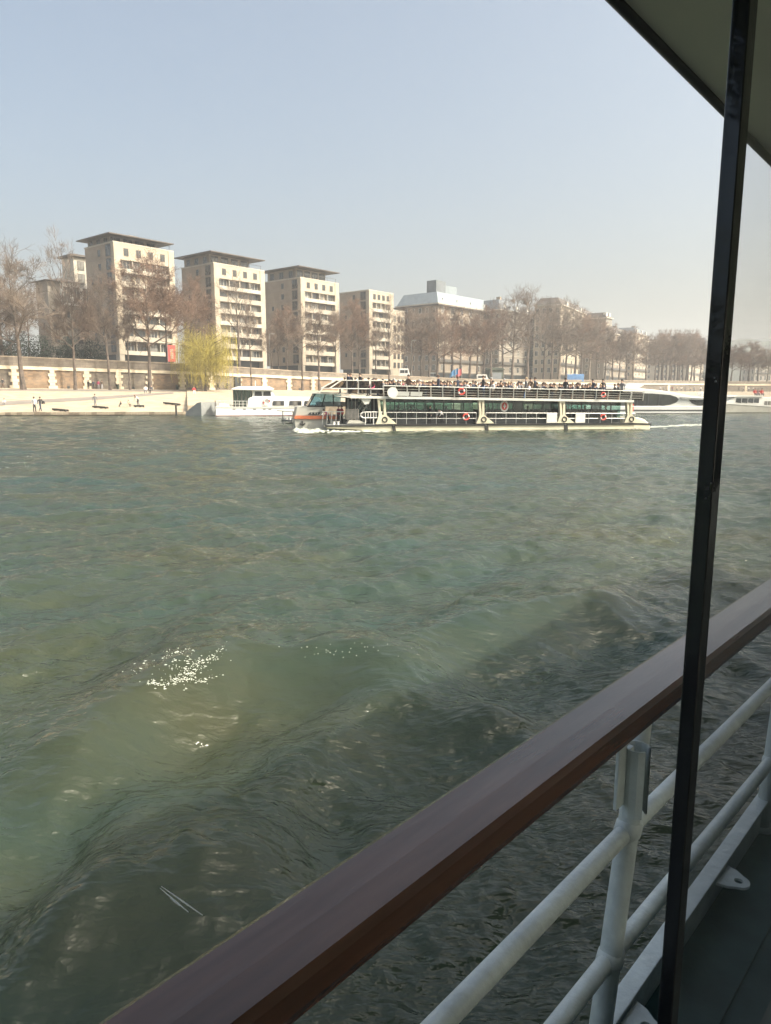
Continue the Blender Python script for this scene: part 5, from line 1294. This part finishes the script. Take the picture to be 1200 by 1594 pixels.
    for px in (439, 455): MB().tube([(G.S(px), .1, -.5), (G.S(px), .1, G.Z(px, 640))], .05, 6).build('pile', M['seat'], r)
    MB().tube([(G.S(430), .1, G.Z(430, 639.2)), (G.S(462), .1, G.Z(462, 641.5))], .05, 5).build('handrail', M['deck_grey'], r)
    for px in (443.5, 448.5): MB().box(G.S(px)-.1, G.S(px)+.1, .1, .3, G.Z(px, 654), G.Z(px, 650.5)).build('lantern', M['frame_white'], r)
motorboat()

# ------------------------------------------------------------------ streamlined white tour boat, and cabin cruiser at the right
def sleek():
    F = Plane(at_y(860, 643, 110)[:2], B=at_y(1130, 643.5, 108)[:2]); S, Z = F.S, F.Z
    root = empty('streamlined_boat', (F.A.x, F.A.y, 0), F.rot, 'streamlined white tour boat with dark almond windows behind the stern', 'tour boat')
    P = lambda L_: [(S(a), Z(a, b)) for a, b in L_]
    def B(mb, name, m, par=root, **k): return mb.build(name, m, par, **k)
    B(MB().prism(P([(880, 645), (1128, 645), (1131, 636), (1120, 632), (870, 632)]), 0, 7), 'hull', M['white'], bevel=.08)
    B(MB().prism(P([(880, 639.3), (1131, 639.5), (1131, 637.9), (880, 637.7)]), -.05, -.003), 'dark_stripe', M['black_rubber'])
    B(MB().prism(P([(880, 644.6), (1128, 644.8), (1128, 643), (880, 642.8)]), -.04, -.004), 'waterline_band', M['black_rubber'])
    body = P([(875, 632), (876, 610), (885, 601), (900, 597.5), (930, 598), (965, 601), (995, 604.5), (1030, 608), (1056, 612.5), (1075, 616.5), (1106, 620), (1120, 622.5), (1126, 632)])
    B(MB().prism(body, .3, 6.7), 'superstructure', M['white'], bevel=.15)
    B(MB().prism(P([(940, 632.5), (940, 612.5), (975, 611.5), (1015, 612.5), (1043, 614.8), (1053, 618), (1057, 622), (1053, 626.5), (1044, 630), (1030, 632.5)]), .2, .297), 'almond_window', M['boat_glass_b'])
    B(MB().prism(P([(1072, 622.2), (1104, 622.6), (1112, 628), (1104, 631.5), (1086, 631), (1078, 628)]), .2, .297), 'aft_window', M['boat_glass_b'])
    B(MB().prism(P([(1058, 618), (1126, 621.3), (1126, 622.8), (1060, 621.6)]), .05, .29), 'shadow_band', M['deck_grey'])
    for px in (975, 992, 1009, 1026): B(MB().box(S(px)-.05, S(px)+.05, .12, .196, Z(px, 632), Z(px, 614)), 'window_bar', M['seat'])
    B(MB().prism(P([(1095, 617), (1103, 617), (1103, 609.5), (1094, 610)]), 1, 3), 'stern_locker', M['white'])
    B(MB().prism(P([(998, 604.5), (1008, 598.2), (998, 595.8), (980, 596), (976, 603)]), 2, 5), 'pilot_cabin', M['stripe_pale'])
    B(MB().prism(P([(886, 607), (893, 602), (905, 599.7), (920, 601.5), (929, 607)]), .1, .29), 'dome_window', M['boat_glass_b'])
    for k in range(4): B(MB().tube([(S(1064+k*11), 1.0, Z(1064, 617)), (S(1064+k*11), 1.0, Z(1064, 613))], .04, 5), 'roof_post', M['deck_grey'])
M['boat_glass_b'] = mat('dark_tinted_boat_glass', (.055, .06, .055), .1, .4, .3, spec=.8)
sleek()
def cruiser():
    F = Plane(at_y(1118, 641, 112)[:2], B=at_y(1230, 641, 113)[:2]); S, Z = F.S, F.Z
    root = empty('cabin_cruiser', (F.A.x, F.A.y, 0), F.rot, 'white cabin cruiser with dark side windows, right of the window bar', 'cabin cruiser')
    P = lambda L_: [(S(a), Z(a, b)) for a, b in L_]
    def B(mb, name, m, par=root, **k): return mb.build(name, m, par, **k)
    B(MB().prism(P([(1108, 626.5), (1125, 627), (1230, 634), (1230, 642.5), (1128, 642.5)]), 0, 4.4), 'hull', M['grey_paint'], bevel=.08)
    B(MB().prism(P([(1108, 625.5), (1230, 632.8), (1230, 635), (1126, 628.5)]), -.06, .2), 'white_strake', M['white'])
    B(MB().prism(P([(1130, 627), (1146, 618), (1160, 616.5), (1185, 618), (1230, 618.5), (1230, 633)]), .4, 4.0), 'cabin', M['white'], bevel=.06)
    for a, b in ((1147, 1155), (1156, 1165), (1166, 1174), (1175, 1183)):
        B(MB().prism(P([(a, 626.5), (b, 627.5), (b, 620.2), (a+1, 620.2)]), .33, .397), 'side_window', M['win'])
    for a, b in ((1192, 1196), (1197.5, 1202), (1204, 1209)):
        B(MB().prism(P([(a, 630.5), (b, 630.8), (b, 624.5), (a, 624.5)]), .33, .397), 'side_window', M['win_pale'])
    B(MB().prism(P([(1140, 618), (1188, 617.5), (1190, 616), (1150, 615)]), .2, 4.2), 'cabin_roof', M['white'])
    B(MB().tube([(S(1190), 2, Z(1190, 617)), (S(1190), 2, Z(1190, 604))], .04, 5), 'mast', M['deck_grey'])
    for i, (px, c) in enumerate(((1188, 'red'), (1193, 'maroon'), (1199, 'red'))):
        person(F_world(F, S(px), 2.5, Z(px, 618.2)), 0, 'sit', c, 'navy', '%s person in red seated on the roof of the white cabin cruiser' % ('left', 'middle', 'right')[i], 'people in red on the cabin cruiser', i % 3, 1.0)
cruiser()

# ------------------------------------------------------------------ foam and wakes
M['foam'] = mat('white_foam', (.46, .48, .42), .8, .1, 6)
def on_water(pix):
    z = np.full(len(pix), .15)
    for _ in range(5):
        P = [at_z(px, py, zz) for (px, py), zz in zip(pix, z)]
        X = np.array([p.x for p in P]); Y = np.array([p.y for p in P])
        z = .5*z+.5*wave_h(X, Y, np.maximum(np.hypot(X, Y)*.0045, .01))
    return [(p.x, p.y) for p in P]
def foam(name, spots, label):
    rng = random.Random(len(spots)); mb = MB()
    X = np.array([s[0] for s in spots]); Y = np.array([s[1] for s in spots]); Zs = wave_h(X, Y, np.maximum(np.hypot(X, Y)*.0045, .01))*np.clip((160-np.hypot(X, Y))/60, 0, 1)
    for (x, y, r_, h), z in zip(spots, Zs):
        n = rng.randint(5, 7); a0 = rng.uniform(0, 6.28); k = len(mb.v); st = rng.uniform(1.0, 2.2)
        mb.v.append((x, y, z+.012+h))
        for j in range(n):
            a = a0+2*math.pi*j/n; rr = r_*rng.uniform(.5, 1.2); mb.v.append((x+rr*math.cos(a)*st, y+rr*math.sin(a), z+.004+h*.25*rng.random()))
        for j in range(n): mb.f.append((k, k+1+j, k+1+(j+1) % n)); mb.mi.append(0)
    return tag(mb.build(name, M['foam'], smooth=True), label, kind='stuff')
rf = random.Random(9); sp = []; pq = []
for (a, b, c, d, n_, sg) in ((230, 1064, 258, 1066, 70, 2), (256, 1067, 278, 1058, 80, 2.2), (276, 1060, 296, 1046, 110, 2.6), (290, 1056, 312, 1062, 60, 2), (292, 1052, 314, 1030, 80, 2.2), (300, 1040, 336, 1022, 60, 2), (322, 1030, 352, 1006, 50, 2),
        (238, 1030, 300, 1013, 60, 1.8), (200, 1052, 240, 1030, 26, 3), (262, 1048, 300, 1022, 60, 4), (318, 1060, 338, 1052, 24, 2), (250, 1080, 310, 1072, 5, 5), (240, 1050, 330, 1030, 60, 8)):
    for _ in range(int(n_*.62)):   # breaking flecks on the near crest, strung in streaks
        t = rf.random(); pq.append((a+(c-a)*t+rf.gauss(0, sg*2.3), b+(d-b)*t+rf.gauss(0, sg*1.5))); sp.append((rf.choice([.002, .003, .004, .007, .011])*rf.uniform(.5, 1.1), 0))
for _ in range(30):
    pq.append((rf.gauss(520, 45), rf.gauss(1010, 8))); sp.append((rf.uniform(.002, .005), 0))
foam('crest_foam', [(x, y, a, b) for (x, y), (a, b) in zip(on_water(pq), sp)], 'white foam flecks breaking on the crest of the near wave')
sp = []
for _ in range(260):   # bow wave of the tour boat
    t = rf.random(); s_ = S(462)+(S(600)-S(462))*t; y_ = rf.choice([-.25, 2.3])+rf.gauss(0, .25)-(.5*t if rf.random() < .5 else 0)
    if y_ > 1 and t > .5: continue
    P_ = F_world(F, s_, y_-.4, 0); sp.append((P_[0], P_[1], rf.uniform(.06, .28), rf.uniform(.03, .32)*(1.1-t)))
for _ in range(160):
    s_ = rf.uniform(S(600), S(1010)); P_ = F_world(F, s_, -.15-abs(rf.gauss(0, .18)), 0); sp.append((P_[0], P_[1], rf.uniform(.03, .14), .01))
foam('bow_wave', sp, 'white bow wave foam along the tour boat hull')
sp = []
for _ in range(260):
    t = rf.random()**1.1; px = 1012+95*t; py = 665-4.5*t+rf.gauss(0, .5); P_ = at_z(px, py, 0); sp.append((P_.x, P_.y, rf.uniform(.05, .20), rf.uniform(0, .06)))
foam('stern_wake', sp, 'thin white wake trailing from the tour boat stern')
sp = []
for _ in range(150):
    px, py, sx = rf.choice([(185, 708, 26), (25, 718, 22), (250, 702, 18), (35, 708, 26), (210, 678, 10), (12, 724, 14), (175, 697, 20)])
    px += rf.gauss(0, sx); py += rf.gauss(0, .6)-(px-150)*.012
    P_ = at_z(px, py, 0); sp.append((P_.x, P_.y, rf.uniform(.012, .035), 0))
foam('old_wake_foam', sp, 'faint broken foam streaks of an old wake on the left')

# ------------------------------------------------------------------ our own boat: deck edge, railing, roof, cabin window
TH = R(42.3); U = Vector((math.sin(TH), math.cos(TH), 0)); N = Vector((-U.y, U.x, 0)); ROT = math.atan2(U.y, U.x)
# local frame: x along the boat (forward), y outward over the water, z from eye level
M['varnish'] = mat('dark_varnished_handrail', (.135, .066, .045), .26, .35, 5, bump=.22, bscale=9, coat=.35, stretch=(.25, 2, 2))
M['rail_white'] = mat('chalky_white_rail_paint', (.60, .66, .66), .45, .12, 9, bump=.25, bscale=30)
M['deck_paint'] = mat('dark_green_grey_deck_paint', (.06, .125, .14), .6, .3, 3, bump=.2, bscale=60, spec=.3)
M['olive'] = mat('olive_roof_underside', (.80, .78, .66), .75, .06, 1.5)
M['black_trim'] = mat('black_roof_trim', (.018, .019, .024), .45, .2, 5)
M['mullion'] = mat('glossy_black_mullion', (.012, .012, .014), .16, .3, 6, bump=.15, bscale=14, spec=.6)
M['cabin_in'] = mat('dark_cabin_lining', (.09, .11, .11), .6, .1, 2)
M['hull_green'] = mat('dark_green_hull', (.03, .05, .045), .4, .2, 1)
O = (0, 0, EYE)
def mk(name, label, cat): return empty(name, O, ROT, label, cat)
rail = mk('deck_railing', 'wooden handrail on white painted tube railing along our own deck edge', 'railing')
def L(mb, name, m, par, **k): return mb.build(name, m, par, **k)
q = MB(); x0, x1 = -1.5, 9.0
sec = [(.515, -.653), (.512, -.640), (.512, -.612), (.520, -.603), (.560, -.600), (.610, -.602), (.622, -.610), (.625, -.640), (.618, -.655)]
n = 30; xs = [x0+(x1-x0)*i/n for i in range(n+1)]
for x in xs: q.v += [(x, y, z) for y, z in sec]
m_ = len(sec)
for i in range(n):
    for j in range(m_): q.f.append((i*m_+j, (i+1)*m_+j, (i+1)*m_+(j+1) % m_, i*m_+(j+1) % m_)); q.mi.append(0)
q.f.append(tuple(range(m_))); q.mi.append(0); q.f.append(tuple(n*m_+j for j in range(m_))); q.mi.append(0)
L(q, 'handrail', M['varnish'], rail)
yr = .60
def zr1(x): return -.978-.018*max(0, x-1.5)
def zr2(x): return -1.268-.035*max(0, x-1.4)
for f_, r_ in ((zr1, .0195), (zr2, .0195)):
    L(MB().tube([(x, yr, f_(x)) for x in np.linspace(-1.5, 9, 40)], r_, 16), 'tube_rail', M['rail_white'], rail, smooth=True)
for x in (-1.3, .12, 1.545, 2.87, 4.25, 5.6, 7.0, 8.4):
    dz = lambda z: x-(-.655-z)*.20
    L(MB().tube([(dz(-.655), yr+.005, -.655), (dz(-.97), yr, -.97), (dz(-1.28), yr, -1.28), (dz(-1.60), yr, -1.60)], [.022, .024, .025, .026], 18), 'post', M['rail_white'], rail, smooth=True)
    for z in (-.978 if x < 2 else -1.0, zr2(x)):
        L(MB().tube([(dz(z)-.035, yr, z), (dz(z)+.0, yr, z), (dz(z)+.035, yr, z)], [.021, .031, .021], 14), 'weld_collar', M['rail_white'], rail, smooth=True)
    L(MB().tube([(dz(-1.52)-.0, yr-.0, -1.56), (dz(-1.52), yr, -1.545)], [.045, .034], 14), 'foot_flange', M['rail_white'], rail, smooth=True)
# sleeve bracket at the near post
sx = 1.545-.045
br = MB()
for i in range(10):
    a0, a1 = R(-60)+R(300)*i/10, R(-60)+R(300)*(i+1)/10
    for r0_, r1_ in (((.026, .030)),):
        P = [(sx-.028+r*math.cos(a), yr-.012+r*math.sin(a), z) for z in (-.93, -.77) for r in (r0_, r1_) for a in (a0, a1)]
        k = len(br.v); br.v += P
        for ff in ((0, 1, 3, 2), (4, 6, 7, 5), (0, 4, 5, 1), (2, 3, 7, 6)): br.f.append(tuple(k+t for t in ff)); br.mi.append(0)
L(br, 'sleeve_bracket', M['rail_white'], rail)
L(MB().box(sx-.095, sx-.055, yr-.002, yr+.006, -.90, -.73), 'bracket_plate', M['rail_white'], rail, bevel=.002)
L(MB().box(sx-.055, sx-.030, yr-.006, yr+.004, -.80, -.77), 'bracket_bridge', M['rail_white'], rail)
# deck, toe board, pad eyes
deckp = mk('side_deck', 'dark painted side deck of our own boat with white toe board', 'deck')
L(MB().box(-2.5, 12, .272, .598, -1.62, -1.56), 'deck_plating', M['deck_paint'], deckp)
for y in (.44,): L(MB().box(-2.5, 12, y-.0035, y+.0035, -1.56+.0005, -1.553), 'weld_seam', M['deck_paint'], deckp)
L(MB().box(-2.5, 12, .600, .612, -1.60, -1.455), 'toe_board', M['rail_white'], deckp, bevel=.002)
L(MB().box(-2.5, 12, .585, .630, -1.457, -1.449), 'toe_cap', M['rail_white'], deckp, bevel=.002)
def pad_eye(x):
    pts = [(x-.055, .583)]; c = (x, .535)
    out_ = [(x-.055, .585), (x-.048, .555)]+[(x+.032*math.cos(a), .537+.032*math.sin(a)) for a in np.linspace(R(190), R(350), 9)]+[(x+.048, .555), (x+.055, .585)]
    hole = [(x+.013*math.cos(a), .537+.013*math.sin(a)) for a in np.linspace(R(90), R(90-360), 13)[:-1]]
    bm = bmesh.new(); vo = [bm.verts.new((a, b, 0)) for a, b in out_]; vh = [bm.verts.new((a, b, 0)) for a, b in hole]
    eo = [bm.edges.new((vo[i], vo[(i+1) % len(vo)])) for i in range(len(vo))]; eh = [bm.edges.new((vh[i], vh[(i+1) % len(vh)])) for i in range(len(vh))]
    bmesh.ops.triangle_fill(bm, edges=eo+eh, use_beauty=True)
    r = bmesh.ops.extrude_face_region(bm, geom=bm.faces[:]); bmesh.ops.translate(bm, verts=[v for v in r['geom'] if isinstance(v, bmesh.types.BMVert)], vec=(0, 0, .008))
    bmesh.ops.recalc_face_normals(bm, faces=bm.faces)
    me = bpy.data.meshes.new('pad_eye'); bm.to_mesh(me); bm.free(); me.materials.append(M['rail_white'])
    put('pad_eye', me, deckp, (0, 0, -1.475))
for x in (1.50, 2.19, 3.9): pad_eye(x)
hull = mk('own_hull', 'dark green hull side of our own boat below the deck edge', 'hull')
L(MB().prism([(.58, -1.62), (.60, -3.6), (-4.4, -3.6), (-4.4, -1.62)], -8, 12, axis='x'), 'hull_side', M['hull_green'], hull)
# roof with black trim
roof = mk('deck_roof', 'olive roof overhang with black edge trim above our side deck', 'roof')
nrf = lambda x: .745+.036*(x-1.52)+(.004 if x > 2.4 else 0)
q = MB(); xs = [-6, -2, 0, 1, 1.5, 2, 2.35, 2.5, 3, 4, 6, 9, 14]
for a, b in zip(xs[:-1], xs[1:]): q.prism([(a, -4.6), (b, -4.6), (b, nrf(b)), (a, nrf(a))], .80, .86, axis='z')
L(q, 'roof_underside', M['olive'], roof)
tr_ = MB().tube([(x, nrf(x)+.002, .796 if x < 2.4 else .792) for x in xs], .0125, 8); L(tr_, 'edge_trim', M['black_trim'], roof, smooth=True)
L(MB().box(-6, 14, -4.6, .2, .862, 1.0), 'unseen_shadow_slab', M['rail_white'], roof)  # unseen slab above the roof, sized to place the boat's shadow edge on water
# cabin: window with mullion and two panes, back wall, floor
win = mk('cabin_window', 'cabin window we look through, split by a slanted black bar', 'window')
q = MB(); gx = .760; gy = .250
sh = lambda p: Vector((p.x+(p.z*.0075), p.y, p.z))
q.box(gx, gx+.023, gy-.008, gy+.008, -1.2, .799, T=sh); L(q, 'window_bar', M['mullion'], win, bevel=.0012)
q = MB(); q.box(gx+.0235, gx+.0275, gy-.004, gy+.012, -1.2, .79, T=sh); L(q, 'rubber_seal', M['black_rubber'], win)
M['pane_clear'] = clear_glass('clear_window_glass', (.955, .967, .958))
M['pane_refl'] = glassy('reflecting_window_glass', (.93, .94, .93), .0, .0, ior=1.45)
p1 = L(MB().box(-3.5, gx-.001, gy+.001, gy+.006, -1.15, .799), 'window_pane', M['pane_clear'], win)
p2 = L(MB().box(gx+.022, 6.0, gy+.001, gy+.006, -1.15, .799), 'window_pane', M['pane_refl'], win)
# scratches on the near pane
pl = Plane((0, 0), ang=ROT, base=EYE)
def glass_at(px, py):
    d = ray(px, py); t = gy/(d.x*N.x+d.y*N.y); P = d*t; return Vector((P.x*U.x+P.y*U.y, gy-.0015, P.z))
M['scratch'] = mat('white_glass_scratch', (.75, .77, .77), .6, .05, 40)
_n = M['scratch'].node_tree; _t = _n.nodes.new('ShaderNodeBsdfTranslucent'); _t.inputs[0].default_value = (.9, .92, .92, 1); _n.links.new(_t.outputs[0], _n.nodes['Material Output'].inputs[0])
for (a, b, c, d_) in ((246, 1380, 290, 1417), (248, 1377, 312, 1422), (262, 1395, 276, 1407)):
    A_, B_ = glass_at(a, b), glass_at(c, d_); L(MB().tube([A_, A_.lerp(B_, .5), B_], [.0001, .00032, .00016], 5), 'scratch', M['scratch'], win)
# paint chips on the mullion
rc = random.Random(3)
for px, py, s_ in ((1103, 905, .0018), (1106, 912, .0012), (1096, 940, .0010), (1100, 900, .0010), (1114, 593, .0012), (1112, 588, .0008), (1101, 760, .0016), (1099, 775, .0011), (1107, 752, .0009)):
    d = ray(px, py); t = (gx-.0006)/(d.x*U.x+d.y*U.y); P = d*t; yy = P.x*N.x+P.y*N.y
    if gy-.008 < yy < gy+.008: L(MB().box(gx-.0008, gx-.0002, yy-s_*.6, yy+s_*.6, P.z-s_, P.z+s_*.7), 'paint_chip', M['scratch'], win)
cab = mk('cabin_interior', 'dark cabin lining around the viewer', 'cabin')
L(MB().box(-6, 12, -4.5, -4.4, -1.55, -.55), 'back_wall', M['cabin_in'], cab)
L(MB().box(-6, 12, -4.5, -4.4, .55, .799), 'back_wall_header', M['cabin_in'], cab)
for k in range(13): L(MB().box(-6+1.48*k, -5.9+1.48*k, -4.49, -4.41, -.549, .549), 'far_window_post', M['mullion'], cab)
L(MB().box(-6, 12, -4.4, .24, -1.60, -1.55), 'cabin_floor', M['cabin_in'], cab)
L(MB().box(-6, 12, .235, .27, -1.55, -1.16), 'window_sill_wall', M['cabin_in'], cab)
L(MB().box(12, 12.1, -4.5, .24, -1.55, .80), 'end_wall', M['cabin_in'], cab)
L(MB().box(-6.1, -6, -4.5, .24, -1.55, .80), 'end_wall', M['cabin_in'], cab)

# ------------------------------------------------------------------ haze
h = MB().box(-1300, 1500, -60, 2500, -2.5, 135).build('haze', [])
h.data.materials.clear(); hm = bpy.data.materials.new('spring_haze'); hm.use_nodes = True
nn = hm.node_tree.nodes; nn.remove(nn['Principled BSDF']); pv = nn.new('ShaderNodeVolumePrincipled')
pv.inputs['Color'].default_value = (.96, .985, 1.0, 1); pv.inputs['Density'].default_value = .00068; pv.inputs['Anisotropy'].default_value = .2
hm.node_tree.links.new(pv.outputs[0], nn['Material Output'].inputs['Volume']); h.data.materials.append(hm)
tag(h, 'thin spring haze over the river', kind='stuff')
